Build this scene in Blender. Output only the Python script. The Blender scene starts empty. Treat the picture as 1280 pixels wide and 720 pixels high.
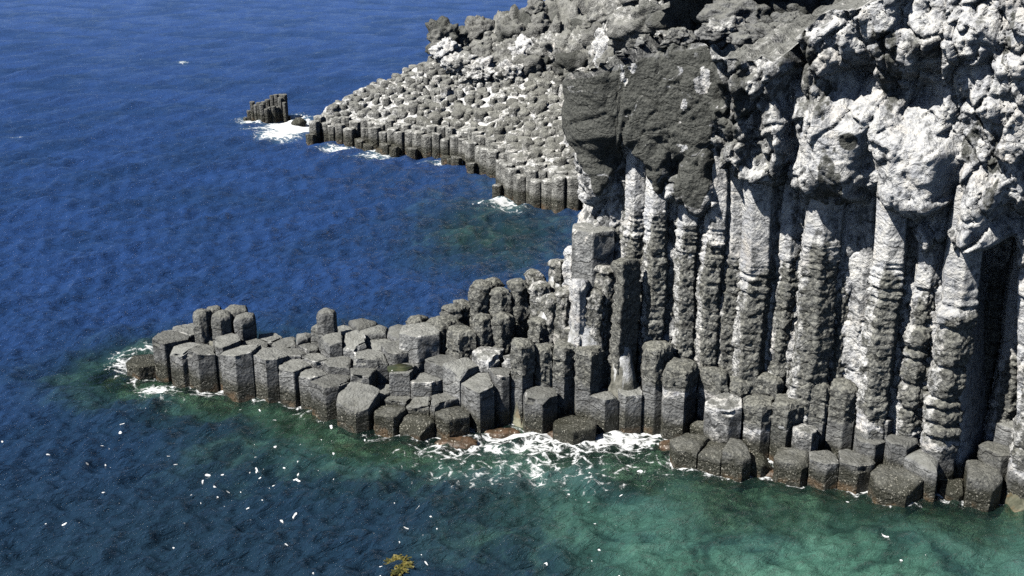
import bpy, math, random
import numpy as np
from mathutils import Vector

random.seed(7)
RNG = np.random.default_rng(7)
R = math.radians
scene = bpy.context.scene
COL = scene.collection

# ------------------------------------------------------------------ camera
F, PITCH, CAMZ = 1500.0, R(20), 20.0          # focal length in pixels of the 1280 px photograph
cd = bpy.data.cameras.new('camera')
cam = bpy.data.objects.new('camera', cd)
COL.objects.link(cam)
cam.location = (0, 0, CAMZ)
cam.rotation_euler = (R(90) - PITCH, 0, 0)
cd.sensor_width = 36
cd.lens = F / 1280 * 36
cd.clip_start = 0.5
cd.clip_end = 9000
scene.camera = cam
CP, SP = math.cos(PITCH), math.sin(PITCH)


def ray(px, py):
    u, v = (px - 640) / F, (360 - py) / F
    return np.array([u, CP + v * SP, -SP + v * CP])


def at_z(px, py, z):
    d = ray(px, py)
    t = (z - CAMZ) / d[2]
    return np.array([d[0] * t, d[1] * t, z])


def at_y(px, py, Y):
    d = ray(px, py)
    t = Y / d[1]
    return np.array([d[0] * t, Y, CAMZ + d[2] * t])


def project(P):
    P = np.asarray(P, float)
    x, y, z = P[..., 0], P[..., 1], P[..., 2] - CAMZ
    fwd = y * CP - z * SP
    up = y * SP + z * CP
    return 640 + F * x / fwd, 360 - F * up / fwd


# ------------------------------------------------------------------ noise
def _hash(ix, iy, iz, seed):
    h = (ix * 374761393 + iy * 668265263 + iz * 2147483647 + seed * 974711) & 0xFFFFFFFF
    h = ((h ^ (h >> 13)) * 1274126177) & 0xFFFFFFFF
    h = ((h ^ (h >> 16)) * 2246822519) & 0xFFFFFFFF
    return (h ^ (h >> 15)) & 0xFFFFFFFF


def vnoise(P, seed=0):
    """value noise, -1..1"""
    i = np.floor(P).astype(np.int64)
    f = P - i
    f = f * f * f * (f * (f * 6 - 15) + 10)
    out = 0
    for dx in (0, 1):
        wx = f[:, 0] if dx else 1 - f[:, 0]
        for dy in (0, 1):
            wy = f[:, 1] if dy else 1 - f[:, 1]
            for dz in (0, 1):
                wz = f[:, 2] if dz else 1 - f[:, 2]
                out = out + wx * wy * wz * (_hash(i[:, 0] + dx, i[:, 1] + dy, i[:, 2] + dz, seed) / 4294967295.0)
    return out * 2 - 1


def fbm(P, freq, octaves=4, seed=0, gain=0.5, ridged=False):
    P = np.asarray(P, float) * freq
    a, s, tot = 1.0, 0, 0
    for k in range(octaves):
        n = vnoise(P + k * 17.3, seed + k)
        if ridged:
            n = 1 - 2 * np.abs(n)
        s = s + a * n
        tot += a
        a *= gain
        P = P * 2.03
    return s / tot


def worley(P, freq, seed=0):
    """distance to the nearest feature point (0..~1)"""
    P = np.asarray(P, float) * freq
    i = np.floor(P).astype(np.int64)
    best = np.full(len(P), 9.0)
    for dx in (-1, 0, 1):
        for dy in (-1, 0, 1):
            for dz in (-1, 0, 1):
                c = i + np.array([dx, dy, dz])
                q = np.stack([_hash(c[:, 0], c[:, 1], c[:, 2], seed + k) / 4294967295.0 for k in range(3)], 1) + c
                best = np.minimum(best, ((q - P) ** 2).sum(1))
    return np.sqrt(best)


def smooth(a, b, x):
    t = np.clip((x - a) / (b - a), 0, 1)
    return t * t * (3 - 2 * t)


# ------------------------------------------------------------------ mesh helpers
def make_mesh(name, V, quads, tris=None, attrs=None, shade=True):
    V = np.asarray(V, np.float32)
    quads = np.asarray(quads, np.int32).reshape(-1, 4)
    tris = np.zeros((0, 3), np.int32) if tris is None else np.asarray(tris, np.int32).reshape(-1, 3)
    me = bpy.data.meshes.new(name)
    me.vertices.add(len(V))
    me.vertices.foreach_set('co', V.ravel())
    nl = quads.size + tris.size
    me.loops.add(nl)
    me.loops.foreach_set('vertex_index', np.concatenate([quads.ravel(), tris.ravel()]))
    me.polygons.add(len(quads) + len(tris))
    st = np.concatenate([np.arange(len(quads)) * 4, quads.size + np.arange(len(tris)) * 3]).astype(np.int32)
    me.polygons.foreach_set('loop_start', st)
    me.polygons.foreach_set('use_smooth', np.full(len(st), shade))
    for k, v in (attrs or {}).items():
        a = me.attributes.new(k, 'FLOAT', 'POINT')
        a.data.foreach_set('value', np.broadcast_to(np.asarray(v, np.float32), (len(V),)).copy())
    me.update()
    me.validate()
    return me


def link(name, me, mat, parent=None, loc=None):
    o = bpy.data.objects.new(name, me)
    COL.objects.link(o)
    if mat is not None and not me.materials:
        me.materials.append(mat)
    if parent is not None:
        o.parent = parent
    if loc is not None:
        o.location = loc
    return o


def tag(o, label, cat, group=None, kind=None):
    if label:
        o['label'] = label
        o['category'] = cat
    if group:
        o['group'] = group
    if kind:
        o['kind'] = kind
    return o


def empty(name, loc):
    o = bpy.data.objects.new(name, None)
    o.location = loc
    COL.objects.link(o)
    return o


def grid_quads(nr, nc, wrap=False):
    r = np.arange(nr - 1)[:, None]
    c = np.arange(nc if wrap else nc - 1)[None, :]
    c2 = (c + 1) % nc
    a = r * nc + c
    b = r * nc + c2
    return np.stack([a, b, b + nc, a + nc], -1).reshape(-1, 4)


# ------------------------------------------------------------------ materials
class NT:
    def __init__(self, name):
        self.m = bpy.data.materials.new(name)
        self.m.use_nodes = True
        self.t = self.m.node_tree
        self.t.nodes.clear()
        self.out = self.t.nodes.new('ShaderNodeOutputMaterial')

    def n(self, typ, ins=None, **kw):
        nd = self.t.nodes.new(typ)
        for k, v in kw.items():
            setattr(nd, k, v)
        for k, v in (ins or {}).items():
            s = nd.inputs[k]
            if hasattr(v, 'is_linked') or isinstance(v, bpy.types.NodeSocket):
                self.t.links.new(v, s)
            else:
                s.default_value = v
        return nd

    def math(self, op, a, b=0.0, c=None, clamp=False):
        ins = {0: a, 1: b}
        if c is not None:
            ins[2] = c
        return self.n('ShaderNodeMath', ins, operation=op, use_clamp=clamp).outputs[0]

    def ss(self, x, a, b):
        return self.n('ShaderNodeMapRange', {'Value': x, 'From Min': a, 'From Max': b}, interpolation_type='SMOOTHSTEP').outputs[0]

    def mix(self, f, a, b):
        nd = self.t.nodes.new('ShaderNodeMix')
        nd.data_type = 'RGBA'
        for s, v in ((nd.inputs[0], f), (nd.inputs[6], a), (nd.inputs[7], b)):
            if isinstance(v, bpy.types.NodeSocket):
                self.t.links.new(v, s)
            elif s is nd.inputs[0]:
                s.default_value = v
            else:
                s.default_value = (*v, 1) if len(v) == 3 else v
        return nd.outputs[2]

    def noise(self, vec, scale, detail=4, rough=0.55, dist=0.0):
        return self.n('ShaderNodeTexNoise', {'Vector': vec, 'Scale': scale, 'Detail': detail, 'Roughness': rough, 'Distortion': dist}).outputs[0]

    def attr(self, name):
        return self.n('ShaderNodeAttribute', attribute_name=name).outputs['Fac']


def rock_material(name, grey=(0.255, 0.26, 0.26), bumpy=1.0):
    T = NT(name)
    geo = T.n('ShaderNodeNewGeometry')
    pos = geo.outputs['Position']
    nup = T.n('ShaderNodeSeparateXYZ', {0: geo.outputs['Normal']}).outputs[2]
    sep = T.n('ShaderNodeSeparateXYZ', {0: pos})
    z = sep.outputs[2]
    big = T.noise(pos, 0.8, 6, 0.62)
    mid = T.noise(pos, 3.2, 7, 0.65)
    fine = T.noise(pos, 14.0, 6, 0.7)
    vor = T.n('ShaderNodeTexVoronoi', {'Vector': pos, 'Scale': 9.0, 'Randomness': 1.0}).outputs['Distance']
    tone = T.attr('tone')
    c = T.mix(T.ss(mid, 0.3, 0.72), tuple(g * 0.5 for g in grey), tuple(min(1, g * 1.42) for g in grey))
    c = T.mix(T.math('MULTIPLY', T.ss(fine, 0.5, 0.72), 0.6), c, tuple(g * 0.32 for g in grey))
    c = T.mix(T.math('MULTIPLY', T.ss(big, 0.5, 0.75), 0.35), c, (0.21, 0.21, 0.18))
    # paler, warmer tone on what faces up; the shafts are a colder grey with damp streaks
    c = T.mix(T.math('MULTIPLY', T.ss(T.math('ADD', nup, T.math('MULTIPLY', T.math('SUBTRACT', mid, .5), .8)), .45, .85), .6), c, T.mix(fine, (0.185, 0.188, 0.168), (0.36, 0.362, 0.325)))
    stk = T.noise(T.n('ShaderNodeMapping', {'Vector': pos, 'Scale': (2.6, 2.6, 0.35)}).outputs[0], 1.0, 5, 0.65)
    c = T.mix(T.math('MULTIPLY', T.ss(stk, .52, .68), .42), c, (0.085, 0.09, 0.09))
    # faint horizontal weathering lines
    wv = T.noise(T.n('ShaderNodeMapping', {'Vector': pos, 'Scale': (0.6, 0.6, 9.0)}).outputs[0], 1.0, 4, 0.7)
    c = T.mix(T.math('MULTIPLY', T.ss(wv, 0.52, 0.68), 0.35), c, tuple(g * 0.55 for g in grey))
    # pale and dark crumbs of the knobbly stretches
    cell = T.n('ShaderNodeTexVoronoi', {'Vector': pos, 'Scale': 13.0}).outputs['Color']
    cellv = T.n('ShaderNodeSeparateColor', {0: cell}).outputs[0]
    crumb = T.mix(T.ss(T.math('ADD', cellv, T.math('MULTIPLY', T.math('SUBTRACT', fine, .5), 1.4)), .35, .8), (0.06, 0.06, 0.045), (0.38, 0.375, 0.315))
    c = T.mix(T.math('MULTIPLY', T.attr('crust'), .5), c, crumb)
    # cross joints: thin irregular cracks across the shafts
    tint = T.noise(pos, .55, 2)
    zj = T.math('ADD', T.math('MULTIPLY', z, 1.5), T.math('MULTIPLY', tint, 3.2))
    zj = T.math('ADD', zj, T.math('MULTIPLY', mid, .22))
    jt = T.n('ShaderNodeTexVoronoi', {'W': zj, 'Scale': 1.0}, feature='DISTANCE_TO_EDGE', voronoi_dimensions='1D').outputs['Distance']
    joint = T.math('MULTIPLY', T.math('SUBTRACT', 1.0, T.ss(jt, .012, .05)), T.math('SUBTRACT', 1.0, T.ss(nup, .3, .6)))
    joint = T.math('MULTIPLY', joint, T.ss(fine, .35, .55))
    c = T.mix(T.math('MULTIPLY', joint, .75), c, (0.05, 0.05, 0.045))
    # white crust
    w = T.math('ADD', T.attr('white'), T.math('MULTIPLY', T.math('SUBTRACT', mid, 0.5), 1.5))
    w = T.math('ADD', w, T.math('MULTIPLY', T.math('SUBTRACT', fine, 0.5), 0.7))
    w = T.ss(w, 0.37, 0.70)
    wcol = T.mix(T.ss(mid, 0.35, 0.7), (0.50, 0.515, 0.55), (0.86, 0.85, 0.81))
    wcol = T.mix(T.math('MULTIPLY', T.ss(big, 0.48, 0.72), 0.4), wcol, (0.62, 0.55, 0.47))
    wcol = T.mix(T.math('MULTIPLY', T.ss(T.noise(pos, 6.5, 5, 0.7), 0.56, 0.72), 0.38), wcol, (0.26, 0.26, 0.25))
    c = T.mix(w, c, wcol)
    # dark weathered skin
    d = T.math('ADD', T.attr('dark'), T.math('MULTIPLY', T.math('SUBTRACT', mid, 0.5), 0.9))
    d = T.ss(d, 0.42, 0.6)
    dcol = T.mix(T.ss(fine, 0.35, 0.7), (0.072, 0.075, 0.068), (0.15, 0.153, 0.14))
    c = T.mix(d, c, dcol)
    tn = T.n('ShaderNodeMix', data_type='RGBA', blend_type='MULTIPLY')
    tn.inputs[0].default_value = 1
    T.t.links.new(c, tn.inputs[6])
    cmb = T.n('ShaderNodeCombineColor', {0: tone, 1: tone, 2: tone}).outputs[0]
    T.t.links.new(cmb, tn.inputs[7])
    c = tn.outputs[2]
    # tide marks: dark wet band, barnacles, rusty weed at the water
    zz = T.math('ADD', z, T.math('MULTIPLY', T.math('SUBTRACT', big, 0.5), 0.9))
    zz = T.math('ADD', zz, T.math('MULTIPLY', T.math('SUBTRACT', fine, 0.5), 0.35))
    wet = T.math('SUBTRACT', 1.0, T.ss(zz, 0.48, 1.0))
    c = T.mix(T.math('MULTIPLY', wet, 0.9), c, (0.036, 0.036, 0.024))
    barn = T.noise(pos, 17.0, 5, 0.7, 0.4)
    bm = T.math('MULTIPLY', T.ss(barn, 0.56, 0.64), T.ss(T.noise(pos, 2.3, 3), 0.40, 0.5))
    bm = T.math('MULTIPLY', bm, T.math('SUBTRACT', 1.0, T.ss(zz, 0.6, 1.1)))
    c = T.mix(T.math('MULTIPLY', bm, 0.85), c, (0.60, 0.58, 0.50))
    rust = T.math('MULTIPLY', T.math('SUBTRACT', 1.0, T.ss(zz, 0.0, 0.3)), T.ss(T.noise(pos, 1.4, 3), 0.45, 0.6))
    c = T.mix(T.math('MULTIPLY', rust, 0.4), c, (0.25, 0.15, 0.075))
    # relief
    h = T.math('ADD', T.math('MULTIPLY', fine, 0.5), T.math('MULTIPLY', mid, 1.0))
    h = T.math('ADD', h, T.math('MULTIPLY', vor, 0.35))
    h = T.math('ADD', h, T.math('MULTIPLY', T.noise(pos, 42.0, 3, 0.6), 0.13))
    h = T.math('SUBTRACT', h, T.math('MULTIPLY', joint, .35))
    bp = T.n('ShaderNodeBump', {'Height': h, 'Strength': 0.9 * bumpy, 'Distance': 0.14})
    rough = T.math('SUBTRACT', 0.92, T.math('MULTIPLY', wet, 0.45))
    bs = T.n('ShaderNodeBsdfPrincipled', {'Base Color': c, 'Roughness': rough, 'Normal': bp.outputs[0], 'Specular IOR Level': 0.3})
    T.t.links.new(bs.outputs[0], T.out.inputs[0])
    return T.m


ROCK = rock_material('basalt')
ROCKFAR = rock_material('far_basalt', (0.29, 0.29, 0.275))


def seabed_material():
    T = NT('seabed_rock')
    pos = T.n('ShaderNodeNewGeometry').outputs['Position']
    z = T.n('ShaderNodeSeparateXYZ', {0: pos}).outputs[2]
    a = T.noise(pos, 0.45, 5, 0.6, 0.6)
    b = T.noise(pos, 2.6, 5, 0.65)
    c = T.mix(T.ss(a, 0.42, 0.62), (0.055, 0.06, 0.04), (0.36, 0.35, 0.26))
    c = T.mix(T.math('MULTIPLY', T.ss(b, 0.5, 0.68), 0.7), c, (0.035, 0.04, 0.025))
    c = T.mix(T.math('MULTIPLY', T.ss(T.noise(pos, 1.1, 4), 0.55, 0.68), 0.5), c, (0.26, 0.15, 0.07))
    w = T.math('ADD', T.attr('white'), T.math('MULTIPLY', T.math('SUBTRACT', b, 0.5), 0.8))
    c = T.mix(T.math('MULTIPLY', T.ss(w, 0.45, 0.6), T.ss(z, 0.6, 1.2)), c, (0.8, 0.8, 0.78))
    dry = T.ss(z, 0.3, 0.9)
    c2 = T.mix(T.ss(b, 0.35, 0.65), (0.10, 0.10, 0.085), (0.26, 0.255, 0.22))
    w2 = T.ss(w, 0.45, 0.6)
    c = T.mix(dry, c, T.mix(w2, c2, T.mix(T.ss(b, .4, .6), (0.62, 0.63, 0.64), (0.34, 0.34, 0.32))))
    bp = T.n('ShaderNodeBump', {'Height': b, 'Strength': 0.8, 'Distance': 0.12})
    bs = T.n('ShaderNodeBsdfPrincipled', {'Base Color': c, 'Roughness': 0.9, 'Normal': bp.outputs[0], 'Specular IOR Level': 0.2})
    T.t.links.new(bs.outputs[0], T.out.inputs[0])
    return T.m


def water_material():
    T = NT('sea_water')
    pos = T.n('ShaderNodeNewGeometry').outputs['Position']
    shal = T.attr('shallow')
    foamz = T.attr('foam')
    fleckz = T.attr('fleck')
    # wind ripples: elongated along the crests
    m0 = T.n('ShaderNodeMapping', {'Vector': pos, 'Rotation': (0, 0, R(-36))}).outputs[0]
    m1 = T.n('ShaderNodeMapping', {'Vector': m0, 'Scale': (0.45, 1.3, 1.0)}).outputs[0]
    r1 = T.noise(m1, 1.9, 6, 0.66, 0.35)
    r2 = T.noise(m1, 6.5, 5, 0.68, 0.3)
    r3 = T.noise(pos, 0.16, 3, 0.5)
    rg = T.math('SUBTRACT', 1.0, T.math('ABSOLUTE', T.math('SUBTRACT', T.math('MULTIPLY', r1, 2.0), 1.0)))
    h = T.math('ADD', T.math('MULTIPLY', rg, 0.75), T.math('MULTIPLY', r2, 0.5))
    bp = T.n('ShaderNodeBump', {'Height': h, 'Strength': 1.0, 'Distance': 0.26})
    # deep blue, teal over shallow ground; sky reflection painted in, brighter with distance
    bodyfar = T.mix(T.attr('offshore_sky'), (0.018, 0.044, 0.077), (0.026, 0.070, 0.215))
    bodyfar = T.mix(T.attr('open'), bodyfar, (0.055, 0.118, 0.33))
    body = T.mix(T.ss(shal, 0.0, 0.3), bodyfar, (0.017, 0.041, 0.056))
    body = T.mix(T.ss(shal, 0.25, 0.75), body, (0.075, 0.19, 0.145))
    pt = T.noise(pos, .42, 5, .62, .8)
    body = T.mix(T.math('MULTIPLY', T.ss(pt, .48, .66), T.math('MULTIPLY', shal, .8)), body, (0.13, 0.29, 0.22))
    body = T.mix(T.math('MULTIPLY', T.math('SUBTRACT', 1.0, T.ss(pt, .36, .5)), T.math('MULTIPLY', shal, 1.1, clamp=True)), body, (0.024, 0.066, 0.056))
    body = T.mix(T.math('MULTIPLY', T.ss(r3, 0.4, 0.65), 0.35), body, (0.012, 0.036, 0.080))
    body = T.mix(T.math('MULTIPLY', T.ss(foamz, .15, .9), .55), body, (0.16, 0.30, 0.28))
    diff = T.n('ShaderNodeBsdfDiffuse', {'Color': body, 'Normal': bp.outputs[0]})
    tr = T.n('ShaderNodeBsdfTransparent', {'Color': (0.56, 0.82, 0.75, 1)})
    clear = T.math('MULTIPLY', T.ss(T.attr('clear'), 0.32, 0.8), 0.9)
    bodyS = T.n('ShaderNodeMixShader', {0: clear, 1: diff.outputs[0], 2: tr.outputs[0]})
    fr = T.n('ShaderNodeFresnel', {'IOR': 1.333, 'Normal': bp.outputs[0]})
    gl = T.n('ShaderNodeBsdfGlossy', {'Color': (1, 1, 1, 1), 'Roughness': 0.06, 'Normal': bp.outputs[0]})
    wat = T.n('ShaderNodeMixShader', {0: fr.outputs[0], 1: bodyS.outputs[0], 2: gl.outputs[0]})
    # foam: lace where it thins out, solid where it is thick
    dpos = T.n('ShaderNodeVectorMath', {0: pos, 1: T.n('ShaderNodeVectorMath', {0: T.n('ShaderNodeTexNoise', {'Vector': pos, 'Scale': 1.3, 'Detail': 3}).outputs[1], 1: (0.9, 0.9, 0.9)}, operation='MULTIPLY').outputs[0]}, operation='ADD').outputs[0]
    lace = T.n('ShaderNodeTexVoronoi', {'Vector': T.n('ShaderNodeMapping', {'Vector': dpos, 'Scale': (0.75, 1.2, 0)}).outputs[0], 'Scale': 1.9, 'Detail': 2.0, 'Roughness': .6}, feature='DISTANCE_TO_EDGE', voronoi_dimensions='2D').outputs['Distance']
    lace = T.math('SUBTRACT', 1.0, T.ss(lace, 0.0, 0.12))
    cl = T.noise(pos, 2.4, 8, 0.75, 0.8)
    f = T.math('ADD', T.math('MULTIPLY', foamz, 1.0), T.math('MULTIPLY', T.math('SUBTRACT', cl, 0.5), 1.9))
    f = T.math('ADD', f, T.math('MULTIPLY', lace, 0.30))
    f = T.math('MULTIPLY', T.math('MULTIPLY', T.ss(f, 0.60, 0.95), T.ss(foamz, 0.02, 0.15)), .92)
    # small white flecks
    vf = T.n('ShaderNodeTexVoronoi', {'Vector': T.n('ShaderNodeMapping', {'Vector': dpos, 'Scale': (1.0, 0.8, 0.0)}).outputs[0], 'Scale': 1.9}, voronoi_dimensions='2D')
    rnd = T.n('ShaderNodeSeparateColor', {0: vf.outputs['Color']})
    size = T.math('MULTIPLY', T.ss(rnd.outputs[0], 0.10, 1.0), 0.095)
    keep = T.math('LESS_THAN', rnd.outputs[1], fleckz)
    fl = T.math('MULTIPLY', T.math('LESS_THAN', vf.outputs['Distance'], size), keep)
    f = T.math('MAXIMUM', f, fl)
    fd = T.n('ShaderNodeBsdfDiffuse', {'Color': (0.85, 0.87, 0.88, 1)})
    fin = T.n('ShaderNodeMixShader', {0: f, 1: wat.outputs[0], 2: fd.outputs[0]})
    T.t.links.new(fin.outputs[0], T.out.inputs[0])
    return T.m


# ------------------------------------------------------------------ columns
def poly_radius(poly, ang):
    """distance from the origin to a convex polygon along each angle"""
    out = np.full(len(ang), 1e9)
    d = np.stack([np.cos(ang), np.sin(ang)], 1)
    for k in range(len(poly)):
        a, b = poly[k], poly[(k + 1) % len(poly)]
        e = b - a
        n = np.array([e[1], -e[0]])
        L = np.hypot(*n)
        if L < 1e-9:
            continue
        n = n / L
        c = n @ a
        if c < 0:
            n, c = -n, -c
        den = d @ n
        t = np.where(den > 1e-6, c / np.maximum(den, 1e-6), 1e9)
        out = np.minimum(out, t)
    return out


def clip_cell(c, others, Rmax, rot, sides=6):
    a = np.arange(sides) * 2 * math.pi / sides + rot
    poly = np.stack([np.cos(a), np.sin(a)], 1) * Rmax
    for o in others:
        d = o - c
        L = np.hypot(*d)
        if L < 1e-6 or L > 2.4 * Rmax + 1:
            continue
        n = d / L
        h = L / 2
        new = []
        for k in range(len(poly)):
            p, q = poly[k], poly[(k + 1) % len(poly)]
            sp, sq = p @ n - h, q @ n - h
            if sp <= 0:
                new.append(p)
            if (sp < 0) != (sq < 0):
                t = sp / (sp - sq)
                new.append(p + t * (q - p))
        if len(new) < 3:
            return poly * 0.3
        poly = np.array(new)
    return poly


def column_mesh(poly, h, origin, n=56, dz=0.14, tilt=(0, 0), dome=0.05, bevel=0.06, shrink=0.02, knob=None, smooth_amp=0.025,
                lean=(0, 0), seg=0.0, segh=0.5, white=None, dark=None, tone=1.0, rings=None, flare=0.0, seed=0, lump=0.09, crisp=False, plates=None, drift=0.0, roundup=0.0, chip=None, rim=0.0):
    """A rock column: local origin at its base, height h. knob(z)->0..1 marks the knobbly stretch, white/dark are
    callables on (local points, world points) giving where the crust or the weathered skin sits."""
    ang = np.arange(n) * 2 * math.pi / n
    if crisp:
        pc = np.arctan2(poly[:, 1], poly[:, 0]) % (2 * math.pi)
        pr = np.hypot(poly[:, 0], poly[:, 1]) + .05
        ang = np.sort(np.concatenate([ang, pc - .022 / pr, pc + .022 / pr]) % (2 * math.pi))
        n = len(ang)
    rad = np.maximum(poly_radius(poly, ang) - shrink, 0.08)
    nrm = np.median(rad)
    fr = [0.0, 0.25, 0.5, 0.7, 0.84, 0.93, 0.985]
    nz = max(3, int(h / dz))
    zs = np.linspace(h - bevel, 0, nz + 1)
    rows = []
    for f in fr:
        rr = rad * f
        zz = h + dome * (1 - f * f) - bevel * max(0.0, (f - 0.84) / 0.16) ** 2 * 0.8
        rows.append(np.stack([rr * np.cos(ang), rr * np.sin(ang), np.full(n, zz)], 1))
    ntop = len(rows)
    # irregular segments up the column
    sb = [0.0]
    rs = np.random.default_rng(seed + 5)
    rs_p = rs.uniform(-1, 1, 64)
    while sb[-1] < h + 1:
        sb.append(sb[-1] + segh * (0.35 + 1.6 * rs.random() ** 1.8))
    sb = np.array(sb)
    so = rs.uniform(-1, 1, (len(sb), 3))
    for z in zs:
        k = np.searchsorted(sb, z, 'right') - 1
        t = (z - sb[k]) / (sb[k + 1] - sb[k])
        kn = float(knob(z)) if knob else 0.0
        g = seg * kn
        Ls = sb[k + 1] - sb[k]
        groove = math.exp(-(min(t, 1 - t) * Ls / .05) ** 2)
        prof = 1 + g * (0.9 * so[k, 2] + .25 - 1.5 * groove + .5 * (1 - abs(2 * t - 1) ** 2.5) * (Ls > .3)) + roundup * kn * (1 - abs(2 * t - 1) ** 2.2 - .6)
        if plates:
            kp = float(plates(z))
            prof += kp * (.10 * rs_p[int(z / .17) % 64] - .08 * math.exp(-((z % .17) - .085) ** 2 / .0006))
        rr = rad * prof * (1 + flare * (1 - z / h))
        ox = so[k, 0] * g * 0.6 * nrm + drift * math.sin(z * 1.1 + seed)
        oy = so[k, 1] * g * 0.6 * nrm + drift * math.cos(z * .9 + seed * 2)
        rows.append(np.stack([rr * np.cos(ang) + ox, rr * np.sin(ang) + oy, np.full(n, z)], 1))
    V = np.concatenate(rows)
    W = V + origin
    # relief
    ro = np.hypot(V[:, 0], V[:, 1]) + 1e-6
    dirx, diry = V[:, 0] / ro, V[:, 1] / ro
    side = np.ones(len(V))
    side[: ntop * n] = np.repeat(np.array(fr) ** 2, n)
    kn = np.array([float(knob(z)) if knob else 0.0 for z in V[:, 2]])
    lo = fbm(W, 0.9, 4, 3) * smooth_amp + fbm(W, 4.5, 3, 9) * smooth_amp * 0.55
    if kn.max() > 0:
        wl = worley(W * np.array([1, 1, 1.2]), 3.4, 21)
        wl2 = worley(W, 9.0, 33)
        kb = (0.55 - wl) * lump * 1.1 + (0.5 - wl2) * lump * 0.8 + fbm(W, 1.6, 3, 5) * lump * 1.0 + fbm(W, 12, 2, 6) * lump * .5
        lo = lo * (1 - kn) + kn * kb
    V[:, 0] += dirx * lo * side
    V[:, 1] += diry * lo * side
    topw = 1 - side * 0.6
    V[:, 2] += fbm(W, 2.6, 4, 14) * (0.05 + 0.07 * kn) * topw * np.where(np.arange(len(V)) < (ntop + 1) * n, 1, 0)
    if chip:
        ca, cc, cslope = chip
        dd_ = V[:, 0] * math.cos(ca) + V[:, 1] * math.sin(ca) - cc * nrm
        V[:, 2] -= np.maximum(dd_, 0) * cslope * smooth(h - 1.0, h - .15, V[:, 2])
    if rim:
        rr0, rr1 = (ntop - 2) * n, (ntop + 2) * n
        cut = np.clip(fbm(W[rr0:rr1], 1.9, 4, 63) - .08, 0, 1) * .30 + np.clip(fbm(W[rr0:rr1], 6, 3, 64), 0, 1) * .05
        V[rr0:rr1, 0] -= dirx[rr0:rr1] * cut
        V[rr0:rr1, 1] -= diry[rr0:rr1] * cut
        V[rr0:rr1, 2] -= cut * .55
    # slanted top and lean
    hz = np.clip(V[:, 2] / max(h, .1), 0, 1.2) ** 3
    V[:, 2] += (tilt[0] * V[:, 0] + tilt[1] * V[:, 1]) * hz
    V[:, 0] += lean[0] * V[:, 2]
    V[:, 1] += lean[1] * V[:, 2]
    quads = grid_quads(len(rows), n, True)[n:]
    V[0] = V[:n].mean(0)
    tris = [(0, n + k, n + (k + 1) % n) for k in range(n)]
    V[1:n] = V[0]
    W = V + origin
    wv = white(V, W) if white else np.zeros(len(V))
    if rim:
        wv = wv + 0.0
        wv[(ntop - 2) * n:(ntop + 2) * n] += rim * (.6 + fbm(W[(ntop - 2) * n:(ntop + 2) * n], 1.5, 3, 61))
    dv = dark(V, W) if dark else np.zeros(len(V))
    quads = quads[:, ::-1]
    tris = np.array(tris)
    me = make_mesh('column_mesh', V, quads, tris, {'white': wv, 'dark': dv, 'tone': tone, 'crust': kn * (np.arange(len(V)) > 0)})
    if crisp:
        me.set_sharp_from_angle(angle=R(30))
    return me


def Yw(px):
    return 41.1 - (px - 810) * 0.0133


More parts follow.
